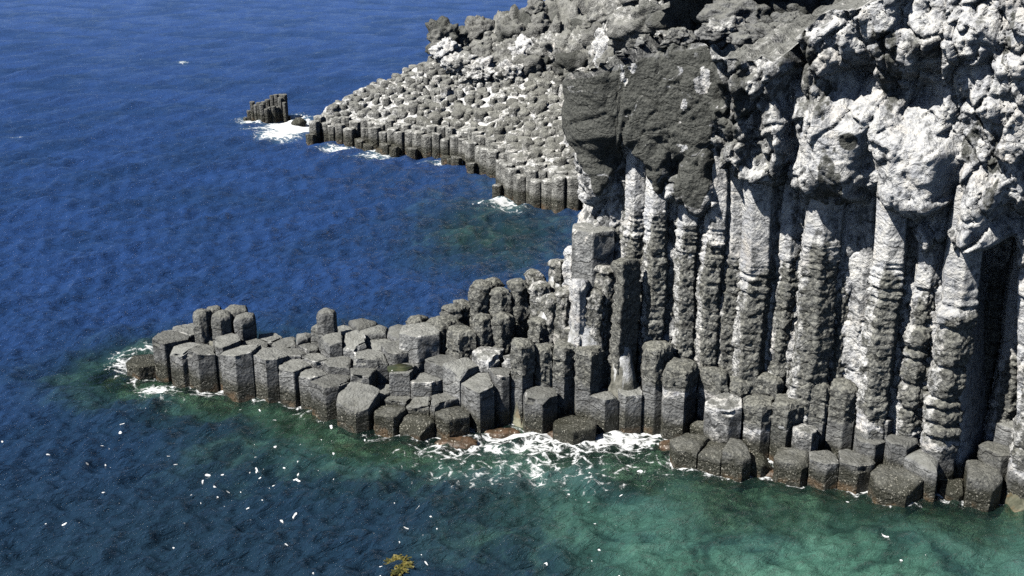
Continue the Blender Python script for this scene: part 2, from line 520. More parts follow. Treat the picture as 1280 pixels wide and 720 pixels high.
# ledge and foot-of-cliff columns: pixel of the top's centre, z of the top (or -distance), reach, style, label
# styles: s smooth grey, r knobbly all the way, k knobbly top over a smooth shaft, b low wet barnacled, c smooth with white sides
G1 = 'columns of the near ledge'
LEDGE = [
 (181, 450, -45.0, .68, 'b', 'low wet barnacled block alone in the surf at the ledge tip'),
 (213, 420, -44.9, .75, 's', 'grey column with speckled dark top at the seaward end of the ledge'),
 (238, 411, -46.0, .75, 's', 'rough back column behind the notch at the ledge tip'),
 (233, 433, -44.1, .62, 's', 'narrow grey column between the speckled end column and a black cleft'),
 (256, 436, -43.7, .66, 's', 'pale topped column with the black right face at the ledge tip'),
 (281, 424, -43.9, .66, 's', 'low slanting block right below the clump of standing pillars'),
 (303, 436, -43.1, .78, 's', 'square fronted grey column with a tall black right face in the waterline row'),
 (256, 391, -45.0, .42, 'p', 'leftmost standing pillar of the clump on the ledge tip'),
 (268, 386, -45.7, .36, 'p', 'small rounded pillar peeping out behind the clump on the ledge tip'),
 (274, 393, -44.8, .44, 'p', 'leaning pillar in the front of the clump on the ledge tip'),
 (292, 387, -45.5, .58, 'p', 'broad round headed pillar at the back of the clump on the ledge tip'),
 (307, 396, -44.9, .50, 'ps', 'smooth boxy pillar at the right end of the clump on the ledge tip'),
 (318, 428, 1.55, .55, 's', 'broken low top just right of the boxy pillar'),
 (334, 422, 1.5, .6, 's', 'broken flat top at the ledge back edge right of the pillar clump'),
 (340, 441, -42.95, .75, 's', 'wide grey column right of the tall black face in the waterline row'),
 (360, 427, 1.55, .6, 's', 'low flat slab between the pillar clump and the lone pillar'),
 (372, 455, -42.4, .72, 's', 'pale two sided column with an olive six sided top in the waterline row'),
 (393, 465, -41.8, .56, 's', 'narrow pale column with slanting top left of the large dark faced hexagon'),
 (416, 473, -41.3, .85, 's', 'large hexagon top over a dark banded front at the waterline'),
 (367, 439, 1.5, .6, 's', 'cracked flat top behind the olive six sided top'),
 (388, 431, 1.55, .6, 's', 'flat top in the middle of the ledge below the lone pillar'),
 (396, 446, 1.5, .6, 's', 'flat olive top between two hexagons in the middle of the ledge'),
 (422, 452, 1.6, .78, 's', 'pale regular hexagon top behind the large dark fronted hexagon'),
 (415, 421, 2.2, .72, 's', 'raised block with black right side at the foot of the lone pillar'),
 (442, 423, 2.1, .66, 's', 'raised rounded block right of the foot of the lone pillar'),
 (461, 443, 1.85, .85, 's', 'broad raised slab with a pale straight front edge on the ledge'),
 (497, 432, 2.0, .75, 's', 'raised block with dark front left of the tall pale column'),
 (473, 428, 1.85, .65, 's', 'flat top between the broad slab and the rounded back blocks'),
 (469, 415, 2.0, .72, 'sd', 'domed block on the back edge of the ledge'),
 (450, 406, 2.0, .68, 'sd', 'domed block right behind the lone pillar on the back edge'),
 (431, 412, 1.9, .6, 's', 'flat top beside the right foot of the lone pillar'),
 (499, 415, 2.0, .75, 'sd', 'pale domed block on the back edge left of the tall pale column'),
 (411, 390, -44.0, .42, 'ps', 'lone upright pillar standing on the middle of the ledge'),
 (393, 410, -44.3, .38, 'p', 'stub leaning against the left side of the lone pillar'),
 (379, 423, 1.65, .58, 'sd', 'pale wedge shaped block left of the lone pillar'),
 (459, 465, 1.55, .80, 's', 'grey block with a large black right face in the middle of the ledge'),
 (501, 462, 1.7, .85, 's', 'column with a dark green pool of water in its top'),
 (451, 490, -40.5, .85, 'ts', 'column with a top sloping down to the water beside the large hexagon'),
 (475, 486, .9, .6, 's', 'sunken low top behind the column with the sloping top'),
 (499, 499, .85, .6, 's', 'sunken low top below the column with the pool'),
 (489, 511, -40.0, .68, 'b', 'dark barnacled block with black right face left of the surf'),
 (522, 522, .55, .7, 'b', 'lowest dark barnacled block at the left start of the surf'),
 (524, 503, .85, .6, 's', 'sunken grey top behind the lowest barnacled block'),
 (530, 473, -41.1, .72, 's', 'grey block with a square black right face right of the pool column'),
 (552, 499, 1.0, .62, 's', 'sunken broken top between barnacled blocks and the high grey blocks'),
 (563, 513, .75, .75, 'b', 'barnacled wet block with black side left of the bulky grey block'),
 (577, 456, -41.0, .85, 's', 'slanting column with rounded shoulder in front of the high grey row'),
 (553, 450, -41.7, .66, 's', 'narrow pale column right behind the slanting shoulder column'),
 (597, 474, -40.5, .95, 's', 'bulky grey block throwing a wide black shadow above the surf'),
 (526, 411, -43.0, .88, 'kh', 'tall pale flat sided column rising from the middle of the ledge'),
 (523, 399, -44.2, .45, 'r', 'small boulder like stub on the back edge behind the tall pale column'),
 (541, 404, -44.0, .6, 'r', 'rough low crust between the tall pale column and the rough heap'),
 (578, 412, -42.7, .66, 'k', 'squat rough column with a dark hollow at its foot'),
 (555, 399, -43.6, .66, 'r', 'rough heap left of the knobbly spires on the back edge'),
 (566, 385, -44.3, .55, 'r', 'pale rough block on top of the heap left of the spires'),
 (577, 379, -44.5, .50, 'r', 'slanting pale rock highest in the heap left of the spires'),
 (601, 356, -43.9, .46, 'r', 'first knobbly spire from the seaward side'),
 (616, 353, -44.6, .45, 'r', 'rounded knobbly spire behind the first spire'),
 (626, 364, -43.6, .45, 'r', 'leaning knobbly spire in the front of the spire group'),
 (647, 353, -43.8, .45, 'r', 'knobbly spire with a round knob for a head'),
 (603, 397, -42.9, .52, 'r', 'knobbly dark column standing below the first spire'),
 (628, 396, -42.7, .46, 'r', 'knobbly stump below the leaning spire'),
 (613, 439, -41.6, .78, 'c', 'pale block with white streaked sides above the bulky grey block'),
 (640, 446, -41.4, .45, 'c', 'slim white streaked column right of the pale block'),
 (629, 463, -40.7, .66, 's', 'rounded grey column between the bulky block and the two crusted columns'),
 (667, 342, -44.0, .42, 'r', 'knobbly head at the foot of the white ramp'),
 (676, 356, -43.1, .45, 'r', 'knobbly dark column left of the white ramp'),
 (673, 400, -42.2, .42, 'k', 'short olive column in the dark corner below the white ramp'),
 (690, 372, -42.4, .44, 'r', 'knobbly column half sunk in the white ramp'),
 (709, 363, -42.1, .46, 'r', 'ringed column in the white ramp'),
 (699, 329, -43.4, .46, 'r', 'round boulder topped column at the top of the white ramp'),
 (714, 312, -43.2, .42, 'cw', 'white lumpy column against the left side of the big overhanging block'),
 (742, 283, -42.1, .86, 'kh', 'big square block with a black right face at the cliff edge'),
 (727, 352, -41.0, .48, 'cw', 'white crusted shaft below the big square block'),
 (743, 366, -40.9, .42, 'r', 'rough dark stump between the white crusted shaft and the tall black sided column'),
 (755, 336, -41.3, .5, 'r', 'rough shaft with white foot right of the big square block'),
 (784, 329, -40.3, .60, 'r', 'tall column with rough lit side and a long black right face'),
 (651, 428, -40.6, .50, 'k', 'pale edged column with crusted head left of a dark recess'),
 (682, 434, -40.9, .52, 'k', 'grey column with crusted head right of a dark recess'),
 (703, 430, -40.8, .55, 'k', 'column with knobbly upper half and smooth grey foot behind the low block'),
 (722, 411, -41.5, .58, 'r', 'high knobbly column behind the grey smooth footed column'),
 (738, 436, -40.4, .62, 'k', 'grey angular column with crusted head and a wide black shadow'),
 (675, 489, -39.9, .62, 's', 'low grey column with a black right face standing in the surf'),
 (757, 491, -40.0, .58, 's', 'left of two low black sided columns beside the surf'),
 (785, 483, -40.1, .60, 's', 'right of two low black sided columns beside the surf'),
 (719, 527, .55, .80, 'b', 'wide barnacled block lying in the surf'),
 (822, 432, -40.1, .66, 'k', 'tall column with knobbly head and pale smooth shaft at the surf end'),
 (851, 455, -39.5, .72, 'kw', 'knobbly capped column with white rim and large black right side'),
 (895, 465, -39.2, .66, 'kw', 'flat knobbly capped column with white left face'),
 (906, 500, -38.2, .78, 'c', 'angular block with slanting white edged top and dark right face'),
 (926, 475, -39.0, .48, 'kw', 'small capped column sunk in white crust'),
 (951, 500, -38.0, .64, 'kw', 'round headed column with bright left face and dark front'),
 (962, 468, -38.9, .66, 'kw', 'boulder cap sunk in white crust under the wall'),
 (985, 501, -37.7, .64, 'kd', 'round headed column with nearly black front'),
 (1023, 478, -37.9, .60, 'k', 'left of two knobbly columns standing close together at the wall foot'),
 (1056, 478, -37.6, .60, 'k', 'right of two knobbly columns standing close together at the wall foot'),
 (866, 553, .75, .72, 'b', 'wet barnacled block at the right end of the surf'),
 (893, 562, .65, .70, 'b', 'second wet barnacled block right of the surf'),
 (921, 557, .95, .70, 'b', 'wet block with broken pale top below the angular block'),
 (992, 567, -36.3, .72, 'b', 'barnacle fronted low block with grey top'),
 (1030, 569, -36.1, .74, 's', 'low lit block with smooth sloping grey top at the water'),
 (1067, 571, -35.9, .70, 's', 'low smooth block with a crack in its top at the water'),
 (1120, 592, -35.0, .82, 'b', 'mossy low block left of the big smooth dome'),
 (1155, 571, -35.5, 1.0, 'sd', 'big smooth grey domed block at the water'),
 (1222, 586, -34.9, .85, 'b', 'reddish brown weedy block in the dark recess'),
 (1258, 561, -35.6, .80, 'b', 'dark mossy block in the corner of the recess'),
 (1098, 520, -37.0, .6, 's', 'smooth grey foot block under the stacked ring column'),
 (1127, 548, -36.2, .52, 's', 'slim grey foot block between two stacked columns'),
 (946, 572, .45, .5, 'b', 'small wet stub awash below the round headed columns'),
 (1088, 548, -36.6, .46, 's', 'narrow grey stub in the corner left of the stacked ring column foot'),
 (880, 531, -38.9, .5, 'k', 'narrow crusted stub at the foot of the flat capped column'),
 (1192, 604, .35, .55, 'b', 'low wet stub in front of the dark recess'),
 (1008, 535, -37.0, .45, 'c', 'slim pale stub between the dark fronted column and the close pair'),
 (1271, 532, -36.0, .62, 's', 'grey block with black left shadow at the right edge'),
]
# columns of the tall wall: pixel x at y=400, width px, top row, row where the knobbly part begins, setback, label
WALL = [
 (766, 26, 230, 262, .5, 'ringed wall column behind the big square block'),
 (790, 27, 170, 268, .3, 'ringed wall column above the tall black sided column'),
 (817, 29, 170, 264, 0, 'dark knobbly wall column left of the slim one'),
 (838, 18, 180, 272, .4, 'slim ringed wall column, thinnest on the left of the wall'),
 (857, 28, 160, 285, .1, 'wall column with a yellow lichen patch'),
 (886, 29, 160, 290, 0, 'knobbly wall column left of the broad white topped pair'),
 (911, 25, 180, 325, .2, 'left column of the broad white topped pair on the wall'),
 (941, 38, 180, 330, -.1, 'broad wall column with white upper half and barrel shaped middle'),
 (978, 26, 180, 318, .2, 'slim wall column with stacked plates under a white upper half'),
 (1017, 44, 170, 300, -.25, 'stoutest wall column, built of chunky blocks'),
 (1052, 26, 230, 338, .3, 'slender wall column with a flat cut head right of the stoutest one'),
 (1079, 30, 230, 400, .4, 'whitish wall column streaked with crust'),
 (1104, 38, 220, 330, -.2, 'wall column of stacked shelves below the white bulge'),
 (1151, 30, 220, 350, .1, 'wall column pinched into a string of boulders'),
 (1194, 42, 230, 380, -.2, 'wall column of piled rounded boulders below the right bulge'),
 (1236, 34, 230, 330, 2.5, 'shaded wall column in the dark recess'),
 (1272, 36, 230, 430, 1.8, 'shaded wall column at the right edge of the recess'),
 (1312, 40, 200, 330, .3, 'wall column beyond the recess'),
]

FILL = [(777, 15, .55), (803, 14, .55), (828, 12, .55), (847, 12, .5), (871, 14, .5), (899, 14, .5), (925, 14, .5), (961, 18, .5), (993, 14, .5), (1038, 16, .45), (1066, 14, .5), (1091, 16, .5), (1128, 22, .55), (1172, 20, .6)]
for a_, w_, sb_ in FILL:
    WALL.append((a_, w_ + 1, 225, 235, sb_ - .2, 'narrow white crusted rib between two thicker wall columns'))
sites, info = [], []
for e in LEDGE:
    px, py, z, rr, st, lb = e
    p = at_y(px, py, -z) if z < -10 else at_z(px, py, z)
    sites.append(p)
    info.append(e)
sites = np.array(sites)
wsites = []
for e in WALL:
    Y = Yw(e[0]) + e[4]
    wsites.append(at_y(e[0], 400, Y))
wsites = np.array(wsites)
allxy = np.concatenate([sites[:, :2], wsites[:, :2]])

for i, e in enumerate(LEDGE):
    px, py, z, rr, st, lb = e
    p = sites[i]
    oth = [allxy[j] for j in range(len(allxy)) if j != i and np.hypot(*(allxy[j] - p[:2])) < 3]
    rot = R(30) + random.uniform(-.24, .24)
    if st == 'kh':
        oth = []
        rot = R(25)
    poly = clip_cell(p[:2], oth, rr * (1.14 if st in ('s', 'ts', 'sd', 'b') else 1.04), rot)
    zb = -1.6
    h = p[2] - zb
    kw = dict(n=60, dz=.11, seed=i, tilt=(random.uniform(-.07, .07), random.uniform(-.10, .02)), tone=random.uniform(.68, 1.18))
    base = zb
    if st in ('s', 'c', 'ts'):
        kw.update(bevel=.03, dome=.0, crisp=True, shrink=.012, smooth_amp=.015, rim=.3)
    if st in ('s', 'c', 'b', 'kh') and random.random() < .4:
        kw.update(chip=(random.uniform(-2.8, .6), random.uniform(.3, .75), random.uniform(.3, 1.0)))
    if st in ('s', 'c') and random.random() < .5:
        kw.update(tilt=(random.uniform(-.16, .16), random.uniform(-.16, .16)))
    if st == 'ts':
        kw.update(tilt=(.05, .42), tone=.95)
    if st == 'sd':
        kw.update(dome=.16, bevel=.09, tilt=(0, 0), crisp=True)
    if st == 'b':
        kw.update(knob=lambda z: .6, seg=.0, lump=.06, dome=.04, bevel=.05, crisp=True, tone=.72)
    if st in ('p', 'ps'):
        L = 1.5
        kw.update(dome=.14, bevel=.16, knob=(lambda z, h=h: .55) if st == 'p' else None, lump=.07, seg=.0, tone=.85,
                  lean=(random.uniform(-.03, .03), 0))
    if st == 'r':
        kw.update(knob=lambda z: 1.0, seg=.07, segh=.6, lump=.11, dome=.16, bevel=.12, tone=.85, drift=.05)
    if st in ('k', 'kw', 'kd'):
        hk = {'k': 1.3, 'kw': .75, 'kd': .9}[st]
        kw.update(knob=lambda z, h=h, hk=hk: float(smooth(h - hk - .15, h - hk + .1, z)), seg=.03, segh=.7, lump=.085, dome=.12, bevel=.10, crisp=True, tone=.9)
    if st == 'kh':
        kw.update(bevel=.06, dome=.04, tilt=(0, -.05), smooth_amp=.05, crisp=True, tone=1.2)
    if st == 'cw':
        kw.update(knob=lambda z: .9, seg=.1, lump=.09, dome=.12, bevel=.12)
    if st == 'kh':
        kw['white'] = lambda V, W: .27 + 0 * V[:, 2]
    elif st == 'c':
        kw['white'] = lambda V, W: .42 + 0 * V[:, 2]
    elif st == 'cw':
        kw['white'] = lambda V, W: .75 + 0 * V[:, 2]
    elif st in ('kw', 'kd'):
        hk = {'kw': .75, 'kd': .9}[st]
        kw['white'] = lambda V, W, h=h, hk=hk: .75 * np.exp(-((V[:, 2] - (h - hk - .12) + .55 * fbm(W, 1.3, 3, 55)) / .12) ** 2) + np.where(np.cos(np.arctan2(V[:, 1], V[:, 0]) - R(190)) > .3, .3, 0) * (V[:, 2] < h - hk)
        kw['dark'] = lambda V, W, h=h, hk=hk, st=st: np.where(V[:, 2] > h - hk + .05, .4, .55 if st == 'kd' else 0)
    elif st == 'k':
        kw['dark'] = lambda V, W, h=h: np.where(V[:, 2] > h - 1.2, .22, 0)
        kw['white'] = lambda V, W, h=h: np.where(V[:, 2] > h - 1.4, .2, 0.05)
    elif st == 'r':
        wr_ = .42 if 655 < px < 760 else .2
        kw['white'] = lambda V, W, wr_=wr_: wr_ + 0 * V[:, 2]
        kw['dark'] = lambda V, W: .22 + 0 * V[:, 2]
    else:
        kw['white'] = lambda V, W, h=h: .13 * smooth(h - .35, h, V[:, 2])
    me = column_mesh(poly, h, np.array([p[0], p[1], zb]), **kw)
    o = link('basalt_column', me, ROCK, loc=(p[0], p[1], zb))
    tag(o, lb, 'rock column', G1, 'thing')
    if 'pool of water' in lb:
        PT = NT('pool_water')
        pp = T_ = PT.n('ShaderNodeNewGeometry').outputs['Position']
        pc = PT.mix(PT.ss(PT.noise(pp, 3, 3), .4, .6), (.045, .055, .03), (.085, .09, .05))
        PT.t.links.new(PT.n('ShaderNodeBsdfPrincipled', {'Base Color': pc, 'Roughness': .12}).outputs[0], PT.out.inputs[0])
        a = np.arange(28) * 2 * math.pi / 28
        r_ = .43 * (1 + .10 * np.sin(2 * a + 1) + .06 * np.sin(5 * a))
        ring = np.stack([r_ * np.cos(a) - .05, r_ * .8 * np.sin(a) + .06, np.full(28, h + .075)], 1)
        ring2 = ring.copy()
        ring2[:, 2] -= .12
        V = np.concatenate([[[-.05, .06, h + .078]], ring, ring2])
        tr = [(0, 1 + k, 1 + (k + 1) % 28) for k in range(28)]
        q = [(1 + k, 29 + k, 29 + (k + 1) % 28, 1 + (k + 1) % 28) for k in range(28)]
        link('rock_pool', make_mesh('rock_pool', V, q, tr), PT.m, parent=o)

for i, e in enumerate(WALL):
    px, w, pyt, pyr, sb, lb = e
    Y = Yw(px) + sb
    p = at_y(px, 400, Y)
    zt = at_y(px, pyt, Y)[2]
    zr = at_y(px, pyr, Y)[2]
    zb = -.6
    h = zt - zb
    dist = math.hypot(Y, CAMZ - 5)
    r = w / F * dist / 2 * 1.06
    poly = clip_cell(np.zeros(2), [], r * 1.08, R(6) + random.uniform(-.3, .3))
    hr = zr - zb
    pile = 'boulders' in lb
    foot = 1.9 + .5 * random.random()
    kn = lambda z, hr=hr, foot=foot: float((.10 + .90 * (1 - smooth(hr - .3, hr + .4, z))) * smooth(foot - .4, foot + .3, z))
    pl = lambda z, hr=hr: float(smooth(hr - 1.5, hr - .9, z) * (1 - smooth(hr + .1, hr + .5, z)))
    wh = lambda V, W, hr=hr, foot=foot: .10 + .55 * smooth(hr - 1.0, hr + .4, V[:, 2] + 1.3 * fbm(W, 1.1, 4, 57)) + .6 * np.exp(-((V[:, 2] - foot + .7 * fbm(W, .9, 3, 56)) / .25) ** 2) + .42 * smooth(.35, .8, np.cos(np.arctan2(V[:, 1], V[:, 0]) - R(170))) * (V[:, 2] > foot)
    if 'narrow white' in lb:
        wh = lambda V, W: .52 + .25 * fbm(W, .7, 3, 58)
    if 'whitish' in lb:
        wh = lambda V, W: .6 + 0 * V[:, 2]
    dk = lambda V, W, hr=hr, foot=foot: .20 * (1 - smooth(hr - 1.3, hr - .5, V[:, 2])) * smooth(foot, foot + .4, V[:, 2]) + .3 * smooth(.1, .4, fbm(W * np.array([1, 1, .4]), .9, 3, 77)) * (V[:, 2] > hr)
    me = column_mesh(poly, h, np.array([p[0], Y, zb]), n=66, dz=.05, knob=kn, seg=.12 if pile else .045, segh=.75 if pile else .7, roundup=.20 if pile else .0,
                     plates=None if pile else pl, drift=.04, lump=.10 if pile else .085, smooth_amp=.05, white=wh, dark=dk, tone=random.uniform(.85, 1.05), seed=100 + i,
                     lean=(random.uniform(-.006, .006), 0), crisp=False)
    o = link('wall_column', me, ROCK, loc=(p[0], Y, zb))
    tag(o, lb, 'rock column', 'narrow ribs of the cliff wall' if 'narrow white' in lb else 'tall columns of the cliff wall', 'thing')

# ------------------------------------------------------------------ the near cliff
# plan curve of the rock face, from the hidden left flank round the corner and along the colonnade to the right
plan_px = [(715, None)]
P0 = at_y(722, 200, 41.9)
curve = [(P0[0] + 9.0, 66.0), (P0[0] + 4.0, 54.0), (P0[0] + 1.0, 45.5), (P0[0] + .15, 42.9), (P0[0] + .7, 41.95)]
for px in (770, 810, 860, 920, 980, 1040, 1100, 1160, 1198, 1225, 1262, 1290, 1340, 1420, 1520, 1700):
    Y = Yw(min(px, 1340)) + .42 + (max(0, px - 1340) * .002)
    q = at_y(px, 300, Y)
    curve.append((q[0], Y))
curve = np.array(curve)
seglen = np.hypot(*np.diff(curve, axis=0).T)
cum = np.concatenate([[0], np.cumsum(seglen)])
tot = cum[-1]
# denser sampling along the part in view
u = np.concatenate([np.arange(0, cum[3], .25), np.arange(cum[3], cum[-3], .055), np.arange(cum[-3], tot, .2)])
cx = np.interp(u, cum, curve[:, 0])
cy = np.interp(u, cum, curve[:, 1])
# round the corners of the plan a little
for _ in range(60):
    cx[1:-1] = (cx[:-2] + cx[2:] + 2 * cx[1:-1]) / 4
    cy[1:-1] = (cy[:-2] + cy[2:] + 2 * cy[1:-1]) / 4
tx, ty = np.gradient(cx), np.gradient(cy)
L = np.hypot(tx, ty)
nx, ny = ty / L, -tx / L                 # outward (towards the viewer)
zz = np.concatenate([np.arange(-1.5, 2, .2), np.arange(2, 17.6, .055)])
nU = len(u)

top_px = [(690, 103), (715, 100), (760, 86), (800, 70), (850, 55), (905, 44), (930, 56), (985, 62), (1005, 40), (1030, 8), (1060, 5), (1090, 2), (1120, -15), (1200, -40), (1300, -60), (1700, -80)]
ppx, _ = project(np.stack([cx, cy, np.full(nU, 12.0)], 1))
tpy = np.interp(ppx, [a for a, b in top_px], [b for a, b in top_px])
ztop = np.array([at_y(a, b, y)[2] for a, b, y in zip(ppx, tpy, cy)])
ztop = np.clip(ztop, 8, 17.5)
ztop[: np.searchsorted(u, cum[3])] = ztop[np.searchsorted(u, cum[3])]

LOBES = [  # px, py, rx, ry, protrusion (m), flat-topness
 (757, 135, 52, 62, .95, 5), (815, 115, 58, 62, 1.1, 5), (882, 108, 48, 66, 1.1, 5),
 (742, 190, 24, 62, .6, 3), (818, 190, 22, 62, 1.0, 4), (873, 205, 36, 58, 1.05, 4), (775, 200, 16, 50, .35, 3),
 (942, 110, 42, 78, 2.0, 3.4), (980, 150, 26, 80, 1.9, 3), (955, 190, 36, 40, 1.2, 3),
 (1056, 178, 58, 78, 2.5, 3.6), (1040, 48, 46, 42, 2.6, 3.6), (1078, 22, 30, 30, 2.2, 3), (1125, 16, 34, 30, 1.8, 3),
 (1150, 205, 60, 68, 2.5, 3.4), (1128, 262, 26, 40, .9, 3), (1172, 270, 24, 56, 1.0, 3),
 (1168, 48, 40, 34, 2.5, 3.0), (1228, 40, 46, 36, 2.8, 3.0), (1290, 60, 40, 40, 2.2, 3), (1252, 118, 46, 66, 2.2, 3), (1232, 255, 36, 70, 2.7, 3.6), (1278, 190, 26, 56, 2.0, 3),
 (1330, 150, 60, 110, 1.8, 3), (1400, 120, 70, 90, 1.4, 3), (1340, 270, 40, 80, 1.4, 3), (1480, 200, 90, 120, 1.2, 3),
]


def worley2(P, freq, seed=0):
    P = np.asarray(P, float) * freq
    i = np.floor(P).astype(np.int64)
    f1 = np.full(len(P), 9.0)
    f2 = np.full(len(P), 9.0)
    cid = np.zeros(len(P))
    for dx in (-1, 0, 1):
        for dy in (-1, 0, 1):
            for dz in (-1, 0, 1):
                c = i + np.array([dx, dy, dz])
                q = np.stack([_hash(c[:, 0], c[:, 1], c[:, 2], seed + k) / 4294967295.0 for k in range(3)], 1) + c
                d = np.sqrt(((q - P) ** 2).sum(1))
                r_ = _hash(c[:, 0], c[:, 1], c[:, 2], seed + 7) / 4294967295.0
                nearer = d < f1
                f2 = np.where(nearer, f1, np.minimum(f2, d))
                cid = np.where(nearer, r_, cid)
                f1 = np.minimum(f1, d)
    return f1, f2, cid


U, Z = np.meshgrid(np.arange(nU), zz)           # rows: height
X0, Y0 = cx[U], cy[U]
PX, PY = project(np.stack([X0, Y0, Z], -1))
tpyU = tpy[U]
PYl = np.maximum(PY, tpyU + 14)
# wobble the outlines so that they are no ellipses
P3 = np.stack([X0, Y0, Z], -1).reshape(-1, 3)
wob1 = fbm(P3, .8, 4, 51).reshape(U.shape) * 26
wob2 = fbm(P3, .8, 4, 61).reshape(U.shape) * 26
dep = np.zeros(U.shape)
for (a, b, rx, ry, dm, pw) in LOBES:
    q = (np.abs((PX + wob1 - a) / rx) ** 2.4 + np.abs((PYl + wob2 - b) / ry) ** 2.4)
    f = np.clip(1 - q ** (pw / 2.4), 0, 1) ** .62 * dm
    dep = np.maximum(dep, f)
dep = np.maximum(dep, 1.05 * smooth(205, 165, PY + wob2 * .8) * smooth(700, 760, PX) * (1 - smooth(975, 1010, PX)))
hollow = np.exp(-(((PX - 1082) / 30) ** 2 + ((PY - 92) / 28) ** 2)) + np.exp(-(((PX - 1150) / 38) ** 2 + ((PY - 112) / 24) ** 2)) + np.exp(-(((PX - 1103) / 13) ** 2 + ((PY - 232) / 45) ** 2)) + np.exp(-(((PX - 1205) / 14) ** 2 + ((PY - 230) / 60) ** 2))
base_ = 1.5 * smooth(985, 1020, PX + wob1 * .5) * smooth(275, 225, PY + wob2) * np.clip(1 - 1.0 * hollow, 0, 1)
dep = np.maximum(dep * np.where(PX > 1000, .86, 1) * np.clip(1 - .45 * hollow, 0, 1), base_)
ridge_ = 1.75 * smooth(912, 930, PX + wob1 * .6) * (1 - smooth(990, 1012, PX + wob1 * .6)) * smooth(232, 200, PY + wob2)
dep = np.maximum(dep, ridge_)
for _ in range(3):
    dep[1:-1, 1:-1] = (dep[:-2, 1:-1] + dep[2:, 1:-1] + dep[1:-1, :-2] + dep[1:-1, 2:] + 4 * dep[1:-1, 1:-1]) / 8
flank = smooth(cum[2], cum[4] + .6, u)[U]
dep *= .12 + .88 * flank
up = smooth(6.6, 9.0, Z)
n1 = fbm(P3, .55, 4, 71, ridged=True).reshape(U.shape)
n2 = fbm(P3, 1.7, 5, 81, .55).reshape(U.shape)
n3 = fbm(P3, 2.6, 4, 91, .5, True).reshape(U.shape)
wl = worley(P3, 1.5, 95).reshape(U.shape)
# the smooth dark cap on the left is only gently uneven
CAP = [(706, 96), (760, 82), (850, 56), (908, 48), (926, 96), (905, 165), (903, 215), (884, 252), (866, 240), (852, 205), (842, 168),
       (836, 235), (820, 250), (806, 190), (790, 165), (778, 205), (760, 215), (748, 248), (736, 170), (712, 130)]


def inside(px, py, poly):
    r = np.zeros(px.shape, bool)
    for k in range(len(poly)):
        (x1, y1), (x2, y2) = poly[k], poly[(k + 1) % len(poly)]
        c = ((y1 > py) != (y2 > py)) & (px < (x2 - x1) * (py - y1) / (y2 - y1 + 1e-9) + x1)
        r ^= c
    return r


capm = inside(PX + wob1 * .35, PY + wob2 * .35, CAP).astype(float)
cs = capm.copy()
for _ in range(6):
    cs[1:-1, 1:-1] = (cs[:-2, 1:-1] + cs[2:, 1:-1] + cs[1:-1, :-2] + cs[1:-1, 2:] + cs[1:-1, 1:-1]) / 5
amp = (1 - .60 * cs) * (.25 + .75 * up)
wl7 = worley(P3 + .25 * np.stack([vnoise(P3 * 1.1 + 5, 1), vnoise(P3 * 1.1, 2), vnoise(P3 * 1.1, 3)], 1), .75, 97).reshape(U.shape)
warp = np.stack([vnoise(P3 * 1.3 + 9, 11), vnoise(P3 * 1.3, 12), vnoise(P3 * 1.3 + 4, 13)], 1) * .28
A1, A2, AC = [k_.reshape(U.shape) for k_ in worley2((P3 + warp) * np.array([1, 1, .62]), 1.0, 301)]
B1, B2, BC = [k_.reshape(U.shape) for k_ in worley2((P3 + warp * .6) * np.array([1, 1, .75]), 2.7, 311)]
smoothbulge = np.maximum(np.exp(-(((PX - 1060) / 48) ** 2 + ((PY - 185) / 62) ** 2) ** 2), np.exp(-(((PX - 1150) / 52) ** 2 + ((PY - 200) / 56) ** 2) ** 2))
frac = amp * (1 - .8 * smoothbulge) * (1 - .6 * cs)
dep = dep + frac * ((AC - .5) * .72 - .45 * np.exp(-(A2 - A1) / .05) + (BC - .5) * .20 - .16 * np.exp(-(B2 - B1) / .05))
amp = amp * (1 - .5 * smoothbulge)
dep = dep + amp * (n1 * .12 + n2 * .19 + n3 * .04 + (.5 - wl7) * .35 + (.5 - wl) * .06 - .5 * smooth(.25, .5, fbm(P3 * np.array([1, 1, .8]), .8, 3, 173).reshape(U.shape))) + cs * .12 + .03 * fbm(P3, 7, 3, 99).reshape(U.shape)
fine = worley(P3, 5.0, 96).reshape(U.shape)
dep += .22 * (1 - up)
dep += amp * ((.5 - fine) * .045 + .07 * fbm(P3, 4.0, 4, 98).reshape(U.shape))
dep -= 2.8 * smooth(1203, 1214, PX) * (1 - smooth(1262, 1274, PX)) * smooth(285, 325, PY)
# clamp each column of the sheet to its own top edge
zt = (ztop + .35 * fbm(np.stack([cx, cy, 0 * cx], 1), 1.1, 4, 77))[U]
Zc = np.minimum(Z, zt)
ei = np.clip((Z < zt).sum(0) - 1, 0, None)
de = dep[ei, np.arange(nU)]
de = np.convolve(np.pad(de, 3, 'edge'), np.ones(7) / 7, 'valid')
dep = np.where(Z >= zt, de[None, :], dep)
Xs = X0 + nx[U] * dep
Ys = Y0 + ny[U] * dep
V1 = np.stack([Xs, Ys, Zc], -1)
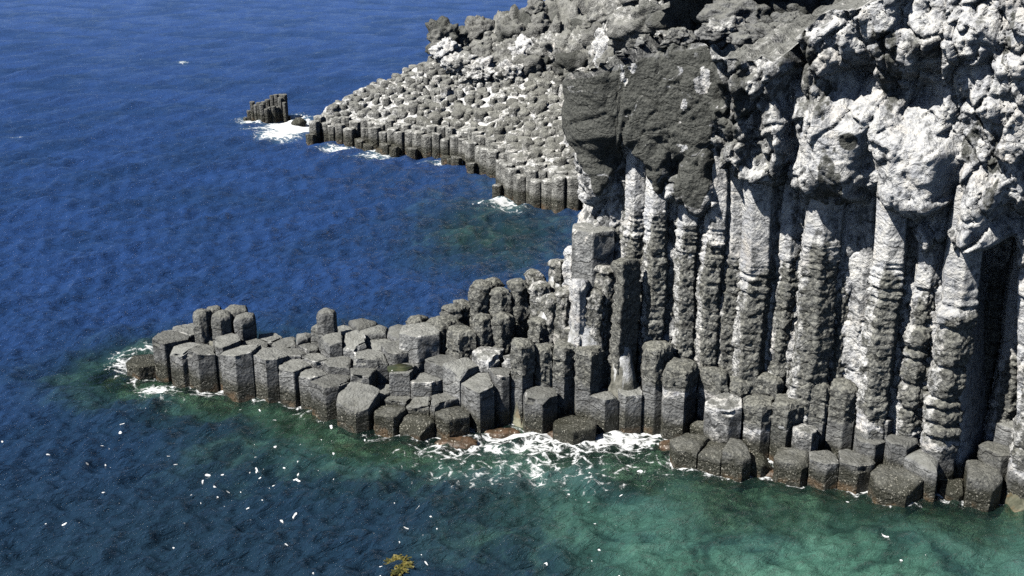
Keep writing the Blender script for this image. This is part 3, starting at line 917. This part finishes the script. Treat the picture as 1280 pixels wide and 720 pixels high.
# beyond the top edge the surface turns back over the summit
back = np.maximum(Z - zt, 0)
nb = 46
steps = np.concatenate([np.linspace(.05, 2.5, 24), np.linspace(2.7, 14, 22)])
rows = []
for s in steps:
    bx, by = cx - nx * s, cy - ny * s
    topd = dep[-1]
    q = np.stack([bx, by, np.full(nU, 14.0)], 1)
    zt1 = zt[-1] + np.where(ppx < 925, -1.3 * s, .02 * s) + .35 * fbm(q, .6, 5, 111) * min(1, s / .8) + .22 * fbm(q, 1.9, 4, 121, .5, True) * min(1, s / .5)
    fade = max(0, 1 - s / 2.5)
    rows.append(np.stack([bx + nx * topd * fade, by + ny * topd * fade, zt1], -1))
V2 = np.stack(rows)
V = np.concatenate([V1, V2])
nR = V.shape[0]
q = grid_quads(nR, nU)
Vf = V.reshape(-1, 3)
# drop the squashed quads above the edge
zq = Vf[q][:, :, 2]
area = np.linalg.norm(np.cross(Vf[q[:, 2]] - Vf[q[:, 0]], Vf[q[:, 3]] - Vf[q[:, 1]]), axis=1)
WHT = np.zeros((nR, nU))
DRK = np.zeros((nR, nU))
h1 = len(zz)
WHT[:h1] = .40 + .32 * smooth(955, 1020, PX) + .2 * n2 + .25 * np.exp(-((PY - 235) / 45.) ** 2) * (PX < 1010)
WHT[:h1] += -.22 * smooth(.55, .9, fbm(P3, .9, 4, 131).reshape(U.shape) + .5)
DRK[:h1] = np.maximum(cs * .95, .0) - .75 * cs * smooth(.34, .42, fbm(P3, 1.9, 4, 191).reshape(U.shape)) * smooth(770, 800, PX) - .5 * cs * smooth(.03, .0, np.abs(fbm(P3, .45, 3, 193).reshape(U.shape)))
WHT[:h1] += .3 * cs
stain = fbm(P3 * np.array([1, 1, .5]), 1.0, 4, 141).reshape(U.shape)
DRK[:h1] = np.maximum(DRK[:h1], .55 * smooth(.2, .4, stain) * smooth(900, 940, PX) * (1 - smooth(985, 1030, PX)) * (PY > 60))
DRK[:h1] = np.maximum(DRK[:h1], .55 * smooth(.2, .35, stain) * up)
WHT[h1:] = .35 + .3 * fbm(V2.reshape(-1, 3), 1.1, 4, 151).reshape(len(steps), nU)
DRK[h1:] = .5 * smooth(2.0, 5, steps)[:, None]
# round dark spot in the colour of the white bulge
dark_spot = np.exp(-(((PX - 1081) / 12) ** 2 + ((PY - 162) / 12) ** 2) ** 2)
DRK[:h1] = np.maximum(DRK[:h1], dark_spot)
cliff = empty('cliff', (P0[0] + 6, 42, 0))
tag(cliff, 'huge near cliff with dark grey cap, white crusted bulges and black hollows', 'cliff')
me = make_mesh('rock_face', Vf - np.array([P0[0] + 6, 42, 0]), q, None, {'white': WHT.ravel(), 'dark': DRK.ravel(), 'tone': np.ones(nR * nU)})
link('rock_face', me, ROCK, parent=cliff)

# ------------------------------------------------------------------ boulders and crags
import bmesh


def ico(sub):
    bm = bmesh.new()
    bmesh.ops.create_icosphere(bm, subdivisions=sub, radius=1)
    V = np.array([v.co[:] for v in bm.verts])
    T = np.array([[v.index for v in f.verts] for f in bm.faces])
    bm.free()
    return V, T


ICOV, ICOT = ico(5)
ICOV4, ICOT4 = ico(4)


def boulder(seed, scale, rough=.35, white=.3, dark=0., tone=1., hi=True):
    V0, T0 = (ICOV, ICOT) if hi else (ICOV4, ICOT4)
    off = np.array([seed * 7.7, seed * 3.1, seed * 1.7])
    S = np.array(scale)
    q = V0 * S + off
    k = 1.0 / float(np.mean(S))
    d = 1 + rough * (fbm(q, .9 * k, 4, seed) * .8 + fbm(q, 1.7 * k, 4, seed + 3, .55, True) * .45) + rough * (.5 - worley(q, 2.1 * k, seed + 9)) * .6
    V = V0 * d[:, None] * S
    wv = white + .35 * fbm(q, .8, 3, seed + 31)
    dv = dark + .35 * fbm(q, .6, 3, seed + 41)
    return make_mesh('boulder_mesh', V, np.zeros((0, 4)), T0, {'white': wv, 'dark': dv, 'tone': tone})


# ------------------------------------------------------------------ far headland
front_px = [(381, 176), (408, 178), (440, 182), (480, 188), (525, 195), (560, 199), (585, 209), (608, 221), (622, 234), (630, 246), (655, 256), (695, 262), (742, 263), (790, 270)]
front = np.array([at_z(a, b, 0)[:2] for a, b in front_px])
xr = lambda px, Y: (px - 640) / F * (Y * CP + 16 * SP)
tipb = np.array([[xr(388, 92), 92], [xr(445, 98), 98], [xr(520, 102), 102], [xr(620, 106), 106], [xr(740, 112), 112], [xr(960, 118), 118], [xr(1200, 110), 110], [xr(1200, 70), 70]])
land = np.concatenate([front, tipb[::-1]])


def seg_dist(P, pts, closed=False):
    best = np.full(len(P), 1e9)
    n = len(pts)
    for k in range(n if closed else n - 1):
        a, b = pts[k], pts[(k + 1) % n]
        e = b - a
        t = np.clip(((P - a) @ e) / (e @ e), 0, 1)
        best = np.minimum(best, np.hypot(*(P - a - t[:, None] * e).T))
    return best


def land_h(P):
    """height of the far headland's ground"""
    ins = inside(P[:, 0], P[:, 1], [tuple(p) for p in land])
    df = seg_dist(P, front)
    db = seg_dist(P, np.concatenate([front[:1], tipb[:6]]))
    rowh = np.interp(P[:, 0], [xr(380, 86), xr(560, 82), xr(640, 72), xr(740, 69)], [1.35, 1.55, 1.75, 1.75])
    d = np.minimum(df, db * 1.15)
    slope = np.interp(P[:, 0], [xr(380, 88), xr(480, 88), xr(600, 85), xr(700, 80), xr(850, 80)], [.30, .36, .42, .44, .46])
    h = rowh + slope * np.maximum(d - .7, 0)
    P3 = np.concatenate([P, np.zeros((len(P), 1))], 1)
    h = h + fbm(P3, .35, 3, 201) * .35 * smooth(1, 4, d)
    # craggy band near the crest
    crag = smooth(9.0, 12.0, d)
    h = h + crag * (fbm(P3, .5, 5, 211, .6, True) * 1.9 + .7 + .5 * fbm(P3, 1.3, 4, 215))
    return np.where(ins, h, -3.0), d, ins


gx = np.arange(xr(372, 90), xr(1050, 90), .16)
gy = np.arange(67, 112, .16)
GX, GY = np.meshgrid(gx, gy)
PG = np.stack([GX.ravel(), GY.ravel()], 1)
hh, dd, ins = land_h(PG)
hg = np.where(ins & (dd > 1.15), hh - .07 * (1 - smooth(9, 12, dd)), -2.0)
P3 = np.stack([PG[:, 0], PG[:, 1], hg], 1)
hg = hg + ins * (fbm(P3, 1.6, 4, 221) * .16 + (.5 - worley(P3, 1.2, 223)) * .12)
V = np.stack([PG[:, 0], PG[:, 1], hg], 1)
q = grid_quads(len(gy), len(gx))
keep = (hg[q] > -1.5).any(1)
wv = .58 + .3 * fbm(P3, .5, 3, 231) - .38 * smooth(9.5, 12, dd)
dv = .30 * smooth(9.5, 12, dd) + .4 * smooth(.1, .5, fbm(P3, .35, 3, 241)) * smooth(9, 11, dd)
hl = empty('headland', (front[6][0], front[6][1] + 8, 0))
tag(hl, 'distant rocky headland with white crusted slope running down to the blue sea', 'headland')
off = np.array([front[6][0], front[6][1] + 8, 0])
me = make_mesh('slope', V - off, q[keep], None, {'white': wv, 'dark': dv, 'tone': np.ones(len(V))})
link('slope', me, ROCKFAR, parent=hl)

# the row of columns along the far waterline
fl = np.concatenate([[0], np.cumsum(np.hypot(*np.diff(front, axis=0).T))])


def on_front(s):
    return np.array([np.interp(s, fl, front[:, 0]), np.interp(s, fl, front[:, 1])])


def ordinal(k):
    suf = 'th' if 10 <= k % 100 <= 20 else {1: 'st', 2: 'nd', 3: 'rd'}.get(k % 10, 'th')
    return '%d%s' % (k, suf)


s, k = .3, 0
rowpts = []
while s < fl[-1] - 2.5:
    w = random.uniform(.62, .86) * (1.0 if s < 20 else 1.12)
    p = on_front(s + w / 2)
    t = on_front(s + w) - on_front(s)
    t = t / np.hypot(*t)
    nrm = np.array([-t[1], t[0]])
    if nrm[1] < 0:
        nrm = -nrm
    setb = random.choice([0, 0, .1, .25, .45])
    for dpt in (0, 1):
        c = p + nrm * (.35 + setb + dpt * .78)
        hgt = float(land_h(c[None])[0][0])
        if hgt < 0:
            hgt = 1.4
        hgt += random.uniform(-.25, .2) - (.8 if (dpt == 0 and random.random() < .14) else 0) + dpt * .12
        rowpts.append((c, w * .56, hgt, dpt))
    if random.random() < .3:
        c = p - nrm * .35
        rowpts.append((c, w * .5, random.uniform(.25, .7), 2))
    s += w
nfront = 0
for (c, r, hgt, dpt) in rowpts:
    poly = clip_cell(np.zeros(2), [], r * 1.04, random.uniform(-.2, .2))
    zb = -1.0
    me = column_mesh(poly, hgt - zb, np.array([c[0], c[1], zb]), n=30, dz=.2, bevel=.05, dome=.03, shrink=.015, smooth_amp=.03,
                     tilt=(random.uniform(-.1, .1), random.uniform(-.1, .05)), tone=random.uniform(.85, 1.2), seed=300 + k,
                     white=lambda V, W, h=hgt - zb: .18 + .25 * smooth(h - .3, h, V[:, 2]))
    o = link('basalt_column', me, ROCKFAR, loc=(c[0], c[1], zb))
    k += 1
    if dpt == 0:
        nfront += 1
        tag(o, '%s column from the seaward tip in the front waterline row of the distant headland' % ordinal(nfront), 'rock column', 'waterline columns of the far headland', 'thing')
    elif dpt == 1:
        tag(o, 'grey column in the second rank, right behind the distant headland\'s waterline row', 'rock column', 'second rank columns of the far headland', 'thing')
    else:
        tag(o, 'low wet stump awash in front of the distant headland\'s waterline row', 'rock column', 'awash stumps of the far headland', 'thing')

# weathered column tops covering the far slope
TOPS = []
for i in range(14):
    rr = np.random.default_rng(500 + i)
    poly = clip_cell(np.zeros(2), [], .46, rr.uniform(0, 1), int(rr.choice([5, 6, 6, 7])))
    me = column_mesh(poly, 1.2, np.array([i * 5.0, i * 3.3, 0]), n=22, dz=.13, bevel=.16, dome=.10, shrink=0, smooth_amp=.10,
                     tilt=(rr.uniform(-.25, .25), rr.uniform(-.35, .1)), tone=rr.uniform(.75, 1.15), seed=520 + i, knob=lambda z: .55, lump=.08,
                     white=lambda V, W, a=rr.uniform(.08, .5): a + .3 * smooth(.95, .6, V[:, 2]) + 0 * V[:, 2],
                     dark=lambda V, W, a=rr.uniform(0, .4): np.where(V[:, 2] > .95, a, 0.))
    me.materials.append(ROCKFAR)
    TOPS.append(me)
spots = []
sp = .78
for j in range(60):
    for i in range(90):
        x = gx[0] + i * sp + (j % 2) * sp / 2 + random.uniform(-.16, .16)
        y = 67.5 + j * sp * .86 + random.uniform(-.16, .16)
        spots.append((x, y))
spots = np.array(spots)
hs, ds, is_ = land_h(spots)
px_, py_ = project(np.stack([spots[:, 0], spots[:, 1], hs], 1))
ok = is_ & (ds > 1.55) & (ds < 11.5) & (px_ < 790) & (spots[:, 1] < 101)
# only the seaward-facing side is seen
df_ = seg_dist(spots, front)
db_ = seg_dist(spots, np.concatenate([front[:1], tipb[:6]]))
ok &= df_ < db_ * 1.15 + 2.0
idx = np.where(ok)[0]
idx = idx[np.argsort(np.hypot(spots[idx, 0], spots[idx, 1]))]
print('slope tops', len(idx))
restV, restQ, restT, restA = [], [], [], []
nacc = 0
for m, i in enumerate(idx):
    x, y = spots[i]
    zt_ = hs[i] + random.uniform(.0, .26) + (.35 if random.random() < .08 else 0)
    sc = random.uniform(.62, 1.08)
    rz = random.uniform(0, 6.28)
    me = TOPS[random.randrange(len(TOPS))]
    if m < 285:
        o = bpy.data.objects.new('column_top', me)
        COL.objects.link(o)
        o.location = (x, y, zt_ - 1.2)
        o.rotation_euler = (random.uniform(-.16, .06), random.uniform(-.12, .12), rz)
        o.scale = (sc * random.uniform(.95, 1.3), sc * random.uniform(.8, 1.05), 1)
        if px_[i] > 640:
            tag(o, 'weathered cobble like column top on the right part of the far slope', 'rock column', 'column tops of the far slope, right part', 'thing')
        else:
            tag(o, 'weathered cobble like column top on the left seaward part of the far slope', 'rock column', 'column tops of the far slope, seaward part', 'thing')
    else:
        n = len(me.vertices)
        co = np.empty(n * 3)
        me.vertices.foreach_get('co', co)
        co = co.reshape(-1, 3)
        c_, s_ = math.cos(rz), math.sin(rz)
        co = np.stack([(co[:, 0] * c_ - co[:, 1] * s_) * sc + x, (co[:, 0] * s_ + co[:, 1] * c_) * sc + y, co[:, 2] + zt_ - 1.2], 1)
        at = []
        for nm in ('white', 'dark', 'tone'):
            b = np.empty(n)
            me.attributes[nm].data.foreach_get('value', b)
            at.append(b)
        for f in me.polygons:
            vs = list(f.vertices)
            (restQ if len(vs) == 4 else restT).append([v + nacc for v in vs])
        restV.append(co)
        restA.append(np.array(at))
        nacc += n
if restV:
    A = np.concatenate(restA, 1)
    me = make_mesh('column_tops', np.concatenate(restV), restQ, restT, {'white': A[0], 'dark': A[1], 'tone': A[2]})
    o = link('column_tops', me, ROCKFAR)
    tag(o, 'field of small weathered column tops on the upper far slope below the crest', 'rock columns', None, 'stuff')

# crags on the far crest and behind the near cliff: px, py (centre), Y, size px (w,h), white, dark, label
CR = 'crags of the far crest'
CRAGS = [
 (556, 50, 93, 20, 22, .05, .55, 'dark crag with a white streak at the seaward end of the crest'),
 (560, 62, 91.5, 16, 14, .85, 0, 'white crag face below the dark seaward crag'),
 (585, 52, 94, 18, 14, .1, .5, 'dark lump right of the seaward crag on the crest'),
 (612, 47, 95, 18, 14, .6, .1, 'pale broken crag on the crest left of the shaggy dark one'),
 (652, 36, 95, 24, 18, .1, .5, 'shaggy dark crag in the middle of the crest'),
 (632, 52, 93, 22, 14, .6, .15, 'pale crag in the middle of the crest'),
 (683, 24, 96, 18, 18, .3, .4, 'dark square crag with white cap left of the highest one'),
 (708, 20, 96, 22, 18, .0, .75, 'highest black crag on the crest'),
 (715, 40, 92, 20, 14, .4, .3, 'mottled crag below the black one'),
 (742, 28, 92, 24, 22, .35, .4, 'mottled crag right of the black one'),
 (655, 66, 89, 20, 16, .75, .1, 'white streaked outcrop with dark niches left of the big niche'),
 (690, 62, 88, 22, 16, .45, .25, 'rounded grey outcrop above the cobbled slope'),
 (735, 70, 86, 26, 22, .5, .2, 'outcrop with dark niches left of the near cliff cap'),
 (772, 55, 83, 26, 30, .55, .2, 'outcrop with a white streak above the near cliff cap'),
 (775, 22, 88, 30, 24, .3, .4, 'dark mottled crag at the top above the white streak'),
 (815, 30, 80, 34, 30, .3, .45, 'dark mottled crag left of the black overhang'),
 (822, -5, 84, 40, 26, .2, .5, 'dark crag at the top edge left of the overhang'),
 (603, 92, 87.5, 20, 14, .5, .1, 'broken block with black shadow on the upper slope'),
 (640, 95, 86.5, 18, 18, .55, .1, 'stout broken columns block in the middle of the slope'),
 (575, 80, 89.5, 18, 12, .5, .2, 'broken block on the upper slope below the seaward crag'),
]
for i, (a, b, Y, w, h, wh, dk, lb) in enumerate(CRAGS):
    p = at_y(a, b, Y)
    m = Y / F * 1.03
    me = boulder(700 + i, (w * m, w * m * .8, h * m), .8, wh, dk, 1.0, True)
    o = link('crag', me, ROCKFAR, loc=tuple(p))
    tag(o, lb, 'crag', CR)

for i in range(34):
    a = random.uniform(560, 800)
    Y = np.interp(a, [560, 700, 800], [92, 88, 82]) + random.uniform(-3.0, 3.0)
    x = xr(a, Y)
    hz_ = float(land_h(np.array([[x, Y]]))[0][0])
    w_ = random.uniform(.5, 1.15)
    o = link('crag', boulder(900 + i, (w_, w_ * .8, w_ * random.uniform(.6, 1.2)), .8, random.uniform(-.2, .42), random.uniform(0, .6), random.uniform(.65, 1), False), ROCKFAR, loc=(x, Y, hz_ + .1))
    tag(o, 'jagged mottled crag among the many on the upper far slope below the crest', 'crag', 'jagged crags of the upper far slope')

OVER = [  # dark rock, with the overhang's shadow also put into its dark values
 (868, 26, 57, 36, 22, .15, .55, 'shade-blackened overhanging rock at the top behind the near cliff cap'),
 (945, 8, 57, 60, 34, .0, .8, 'largest shade-blackened overhanging rock at the top centre right'),
 (1005, 16, 54, 34, 30, .1, .6, 'shade-blackened rock wedged left of the pale top block'),
 (915, -46, 56.5, 130, 34, .0, .8, 'shade-blackened brow of rock jutting over the hollow at the top'),
 (905, 40, 50, 26, 14, .35, .3, 'mottled rubble block on the rim above the dark cap'),
 (955, 46, 48, 28, 14, .3, .35, 'mottled rubble block left of the black wedged rock'),
 (850, 48, 51, 20, 11, .4, .3, 'pale rubble block on the left of the dark cap rim'),
 (925, 24, 53, 34, 18, .05, .5, 'dark rounded rock in the middle of the black hollow'),
 (985, 34, 50, 24, 16, .15, .5, 'dark rounded rock at the right end of the black hollow'),
]
for i, (a, b, Y, w, h, wh, dk, lb) in enumerate(OVER):
    p = at_y(a, b, Y)
    m = Y / F * 1.03
    me = boulder(740 + i, (w * m, w * m * .7, h * m), .8, wh, dk, .9, True)
    o = link('crag', me, ROCK, loc=tuple(p))
    tag(o, lb, 'crag', 'black rocks above the near cliff')

# ------------------------------------------------------------------ sea stack
SX = at_z(338, 152, 0)
st = empty('sea_stack', tuple(SX))
tag(st, 'small dark islet of upright columns alone in the sea off the headland', 'sea stack')
STK = [(312, 138, 150, 5), (317, 127, 151, 6), (321, 131, 152, 5), (325, 128, 152, 6), (329, 130, 153, 6), (334, 136, 153, 6), (338, 134, 152, 6), (343, 133, 152, 6), (347, 134, 151, 6),
       (336, 124, 148, 6), (342, 119, 148, 6), (347, 118, 148, 6), (352, 122, 150, 6), (357, 118, 149, 7), (352, 118, 146, 6), (361, 145, 149, 5), (307, 147, 150, 5), (331, 127, 148, 6), (357, 128, 151, 5)]
for k, (a, t_, b, w) in enumerate(STK):
    p = at_z(a, b, 0)
    zt_ = at_y(a, t_, p[1])[2]
    r = w * p[1] / F * .60
    zb = -.8
    me = column_mesh(clip_cell(np.zeros(2), [], r, random.uniform(-.3, .3)), zt_ - zb, p + np.array([0, 0, zb]), n=24, dz=.18, bevel=.04, dome=.03,
                     smooth_amp=.03, tone=random.uniform(.5, .75), seed=800 + k, shrink=.005)
    link('column', me, ROCKFAR, parent=st, loc=(p[0] - SX[0], p[1] - SX[1], zb))

# two or three rocks awash in the far surf and rusty rocks in the near surf
AW = [(463, 186, .25, .55, 'dark rock awash beside the far surf'), (492, 187, .3, .6, 'round dark rock in the white far surf'), (478, 189, .2, .45, 'small dark rock left in the far surf'),
      (374, 157, .45, .5, 'dark rock in the foam between the islet and the headland')]
for i, (a, b, z, r, lb) in enumerate(AW):
    p = at_z(a, b, 0)
    o = link('rock', boulder(820 + i, (r, r, r * .8), .4, .0, .5, .7, False), ROCKFAR, loc=(p[0], p[1], z - .25))
    tag(o, lb, 'rock', 'rocks awash off the headland')
RU = NT('rusty_rock')
pp = RU.n('ShaderNodeNewGeometry').outputs['Position']
rc = RU.mix(RU.ss(RU.noise(pp, 3, 5, .65), .35, .65), (.045, .032, .018), (.125, .075, .045))
rc = RU.mix(RU.ss(RU.noise(pp, 9, 4), .6, .7), rc, (.55, .5, .42))
RU.t.links.new(RU.n('ShaderNodeBsdfPrincipled', {'Base Color': rc, 'Roughness': .5, 'Normal': RU.n('ShaderNodeBump', {'Height': RU.noise(pp, 12, 4), 'Strength': .6, 'Distance': .05}).outputs[0]}).outputs[0], RU.out.inputs[0])
RS = [(575, 552, .8, 'long rusty rock awash at the left of the near surf'), (628, 541, .7, 'rusty rock at the foot of the bulky grey block'), (690, 541, .55, 'rusty rock between the low column and the barnacled block'),
      (845, 556, .75, 'rusty rock at the right end of the near surf'), (975, 592, .6, 'brown rock at the foot of the barnacle fronted block')]
for i, (a, b, r, lb) in enumerate(RS):
    p = at_z(a, b, 0)
    o = link('rock', boulder(840 + i, (r * .9, r * .45, .2), .35, 0, 0, 1, False), RU.m, loc=(p[0], p[1], -.08))
    tag(o, lb, 'rock', 'rusty rocks in the near surf')

# ------------------------------------------------------------------ seabed and the ground between the columns
gx = np.arange(-26, 30, .16)
gy = np.arange(22, 52, .16)
GX, GY = np.meshgrid(gx, gy)
PG = np.stack([GX.ravel(), GY.ravel()], 1)
dmin = np.full(len(PG), 1e9)
ws = np.zeros(len(PG))
wz = np.zeros(len(PG))
wmin = np.full(len(PG), 1e9)
for p in sites:
    d = np.hypot(PG[:, 0] - p[0], PG[:, 1] - p[1])
    dmin = np.minimum(dmin, d)
    w = 1 / (d ** 4 + .02)
    ws += w
    wz += w * p[2]
dw = np.full(len(PG), 1e9)
for p in wsites:
    dw = np.minimum(dw, np.hypot(PG[:, 0] - p[0], PG[:, 1] - p[1]))
zi = wz / ws
P3 = np.concatenate([PG, np.zeros((len(PG), 1))], 1)
nz = fbm(P3, .5, 4, 900)
spx, spy = project(np.concatenate([PG, zi[:, None]], 1))
ramp = np.exp(-(((spx - 700) / 55) ** 2 + ((spy - 370) / 50) ** 2))
whitezone = smooth(850, 880, spx) * smooth(1.9, 2.3, zi) * smooth(520, 500, spy)
zin = zi - .95 + 1.0 * ramp + .5 * whitezone + .15 * nz
dsl = np.interp(PG[:, 0], [-13, -6, 0, 6], [1.0, 2.0, 2.6, 3.4])
zout = -.30 - .27 * np.clip(dmin - .75, 0, dsl) - .95 * np.maximum(dmin - .75 - dsl, 0) + nz * np.clip(dmin, 0, 3) * .28
t = smooth(.30, .55, dmin)
zs_ = zin * (1 - t) + np.minimum(zout, zin) * t
zwall = .5 + nz * .3
tw = smooth(.9, .5, dw)
zs_ = np.maximum(zs_, np.where(dw < .9, zwall * tw + zs_ * (1 - tw), -99))
zs_ = np.maximum(zs_, -6.5)
whs = np.clip(smooth(640, 690, spx), 0, 1) * .75 * smooth(1.5, 2.1, zs_)
me = make_mesh('seabed', np.stack([PG[:, 0], PG[:, 1], zs_], 1), grid_quads(len(gy), len(gx)), None, {'white': whs})
tag(link('seabed', me, seabed_material()), None, None, None, 'structure')
SEAD = (gx, gy, zs_.reshape(len(gy), len(gx)))

# ------------------------------------------------------------------ water
DEP = np.concatenate([np.linspace(R(40), R(5.2), 860), R(5.2) * np.geomspace(1, .045, 40)[1:]])
rowd = CAMZ / np.tan(DEP)
ang = np.linspace(R(-44), R(44), 1150)
RD, AN = np.meshgrid(rowd, ang, indexing='ij')
WX, WY = RD * np.sin(AN), RD * np.cos(AN)
spac = np.maximum(np.gradient(rowd)[:, None], RD * (ang[1] - ang[0]))
wr = np.random.default_rng(3)
HZ = np.zeros(WX.shape)
for k in range(70):
    lam = 0.5 * (7.0 / .5) ** (wr.random() ** 1.5)
    th = R(-52) + wr.normal(0, .55)
    kx, ky = math.cos(th), math.sin(th)
    a = .019 * lam ** .6 * wr.uniform(.5, 1.2)
    ph = wr.uniform(0, 6.28)
    kk = 2 * math.pi / lam
    fade = np.clip((lam / spac - 2.5) / 3, 0, 1)
    arg = kk * (WX * kx + WY * ky) + ph
    HZ += a * fade * (np.exp(np.sin(arg) - 1) * 2 - .95)
# shallow water under the ledge and the cliff, sea floor depth looked up under each vertex
gx, gy, sd = SEAD
ix = np.clip(((WX - gx[0]) / .16), 0, len(gx) - 2)
iy = np.clip(((WY - gy[0]) / .16), 0, len(gy) - 2)
inb = (WX > gx[0]) & (WX < gx[-1]) & (WY > gy[0]) & (WY < gy[-1])
bd = np.where(inb, sd[iy.astype(int), ix.astype(int)], -6.5)
clear = np.exp(np.minimum(bd, 0) / 1.5)
shal = np.exp(np.minimum(bd, 0) / 1.35)
wpx, wpy = project(np.stack([WX, WY, 0 * WX], -1))
P3 = np.stack([WX, WY, 0 * WX], -1).reshape(-1, 3)
nb_ = fbm(P3[: 860 * 1150], .13, 3, 950)
nbig = np.zeros(WX.size)
nbig[: len(nb_)] = nb_
nbig = nbig.reshape(WX.shape)
cove = .74 * smooth(420, 900, wpx + nbig * 150) * smooth(470, 640, wpy + nbig * 60)
cove = np.maximum(cove, .5 * np.exp(-(((wpx - 430) / 180) ** 2 + ((wpy - 560) / 55) ** 2)))
cove = np.maximum(cove, .30 * np.exp(-(((wpx - 620) / 120) ** 2 + ((wpy - 290) / 60) ** 2)))
shal = np.clip(np.maximum(shal, cove), 0, 1)
FO = [  # px, py, rx, ry, strength
 (690, 558, 160, 22, .66), (600, 556, 100, 18, .66), (775, 550, 80, 15, .85), (680, 585, 200, 36, .50), (560, 560, 70, 18, .6), (640, 545, 45, 10, 1.0), (700, 548, 60, 12, .9), (840, 580, 60, 18, .35),
 (365, 158, 36, 9, 1.3), (350, 168, 34, 8, .95), (325, 150, 30, 4, .9), (378, 147, 18, 5, 1.0), (330, 160, 34, 4, .7), (318, 152, 24, 3, .9),
 (490, 188, 32, 6, 1.25), (470, 194, 50, 5, .6), (425, 184, 32, 3.5, .8), (545, 201, 30, 3, .6),
 (625, 252, 32, 7, .85), (640, 262, 34, 6, .55),
 (155, 455, 26, 18, .72), (170, 462, 16, 22, .7), (185, 440, 28, 12, .55), (200, 485, 42, 8, .75), (265, 490, 50, 8, .62), (330, 500, 36, 7, .5), (200, 500, 60, 18, .35), (400, 520, 60, 8, .4),
 (980, 600, 60, 8, .3), (1100, 625, 50, 8, .3), (470, 545, 40, 9, .45), (228, 78, 8, 2.2, .75), (20, 172, 18, 2, .5), (50, 178, 14, 2, .5),
]
foam = np.zeros(WX.shape)
for (a, b, rx, ry, sgn) in FO:
    foam = np.maximum(foam, sgn * np.exp(-(((wpx - a) / rx) ** 2 + ((wpy - b) / ry) ** 2)))
dsh = dmin.reshape(len(gy), len(gx))
dsh = np.where(inb, dsh[iy.astype(int), ix.astype(int)], 9)
fn_ = np.zeros(WX.size)
fb_ = fbm(P3[: 860 * 1150], .35, 3, 960)
fn_[: len(fb_)] = fb_
fn_ = fn_.reshape(WX.shape)
foam = np.maximum(foam, np.exp(-((dsh - .70) / .32) ** 2) * np.clip(.52 + .55 * fn_, 0, .8))
fleck = .05 + .5 * np.exp(-(((wpx - 420) / 300) ** 2 + ((wpy - 590) / 130) ** 2)) + .25 * np.exp(-(((wpx - 380) / 200) ** 2 + ((wpy - 700) / 60) ** 2))
fleck *= 2.8 * smooth(-.25, .35, fn_) * (1 - smooth(800, 1000, wpx) * .7) * smooth(480, 560, wpy) * .9 + .02
HZ *= 1 - .55 * smooth(.3, .9, shal)
V = np.stack([WX, WY, HZ], -1).reshape(-1, 3)
q = grid_quads(len(rowd), len(ang))
me = make_mesh('sea', V, q, None, {'shallow': shal.ravel(), 'foam': foam.ravel(), 'fleck': fleck.ravel(), 'clear': clear.ravel(), 'offshore_sky': smooth(36, 60, WY + 4 * nbig - .35 * WX).ravel(), 'open': smooth(60, 190, WY).ravel()})  # last two attributes grow with distance and tint in the reflected sky
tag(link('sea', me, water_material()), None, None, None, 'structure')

# ------------------------------------------------------------------ floating seaweed
KW = NT('seaweed_green')
pp = KW.n('ShaderNodeNewGeometry').outputs['Position']
kc = KW.mix(KW.ss(KW.noise(pp, 7, 3), .4, .62), (.06, .065, .018), (.17, .14, .03))
KW.t.links.new(KW.n('ShaderNodeBsdfPrincipled', {'Base Color': kc, 'Roughness': .55}).outputs[0], KW.out.inputs[0])
p = at_z(501, 706, 0)
V, T = [], []
rs = np.random.default_rng(12)
for k in range(220):
    a0 = rs.uniform(0, 6.28)
    r0 = .36 * math.sqrt(rs.random())
    b = np.array([r0 * math.cos(a0) * .7 - r0 * .2, r0 * math.sin(a0), rs.uniform(-.03, .05)])
    th = rs.uniform(0, 6.28)
    for s_ in range(4):
        d = np.array([math.cos(th), math.sin(th), rs.uniform(-.1, .1)]) * .07
        n = np.array([-math.sin(th), math.cos(th), rs.uniform(-.6, .6)]) * .022
        i0 = len(V)
        V += [b - n, b + n, b + d + n, b + d - n]
        T.append((i0, i0 + 1, i0 + 2, i0 + 3))
        b = b + d
        th += rs.uniform(-.7, .7)
o = link('seaweed', make_mesh('seaweed', np.array(V), T), KW.m, loc=tuple(p))
tag(o, 'yellow green clump of seaweed floating alone in the teal water', 'seaweed')

# ------------------------------------------------------------------ light
EL, AZ = 51, (-.872, -.489)
to_sun = Vector((AZ[0] * math.cos(R(EL)), AZ[1] * math.cos(R(EL)), math.sin(R(EL))))
ld = bpy.data.lights.new('sun', 'SUN')
ld.energy = 5.0
ld.angle = R(.5)
ld.color = (1, .965, .90)
lo = bpy.data.objects.new('sun', ld)
lo.rotation_euler = to_sun.to_track_quat('Z', 'Y').to_euler()
lo.location = (-40, -30, 60)
COL.objects.link(lo)
w = bpy.data.worlds.new('World')
scene.world = w
w.use_nodes = True
bg = w.node_tree.nodes['Background']
sky = w.node_tree.nodes.new('ShaderNodeTexSky')
sky.sky_type = 'NISHITA'
sky.sun_disc = False
sky.sun_elevation = R(EL)
sky.air_density = .38
sky.dust_density = .15
sky.ozone_density = 1.4
sky.sun_rotation = math.atan2(AZ[0], AZ[1])
w.node_tree.links.new(sky.outputs[0], bg.inputs[0])
bg.inputs[1].default_value = .052
scene.view_settings.view_transform = 'Standard'
scene.view_settings.look = 'None'
scene.view_settings.exposure = 0.45
scene.view_settings.gamma = 1
scene.cycles.max_bounces = 5
scene.cycles.diffuse_bounces = 0
scene.cycles.transparent_max_bounces = 6
scene.cycles.use_denoising = False
scene.cycles.sample_clamp_indirect = 4
scene.cycles.sample_clamp_direct = 2.2
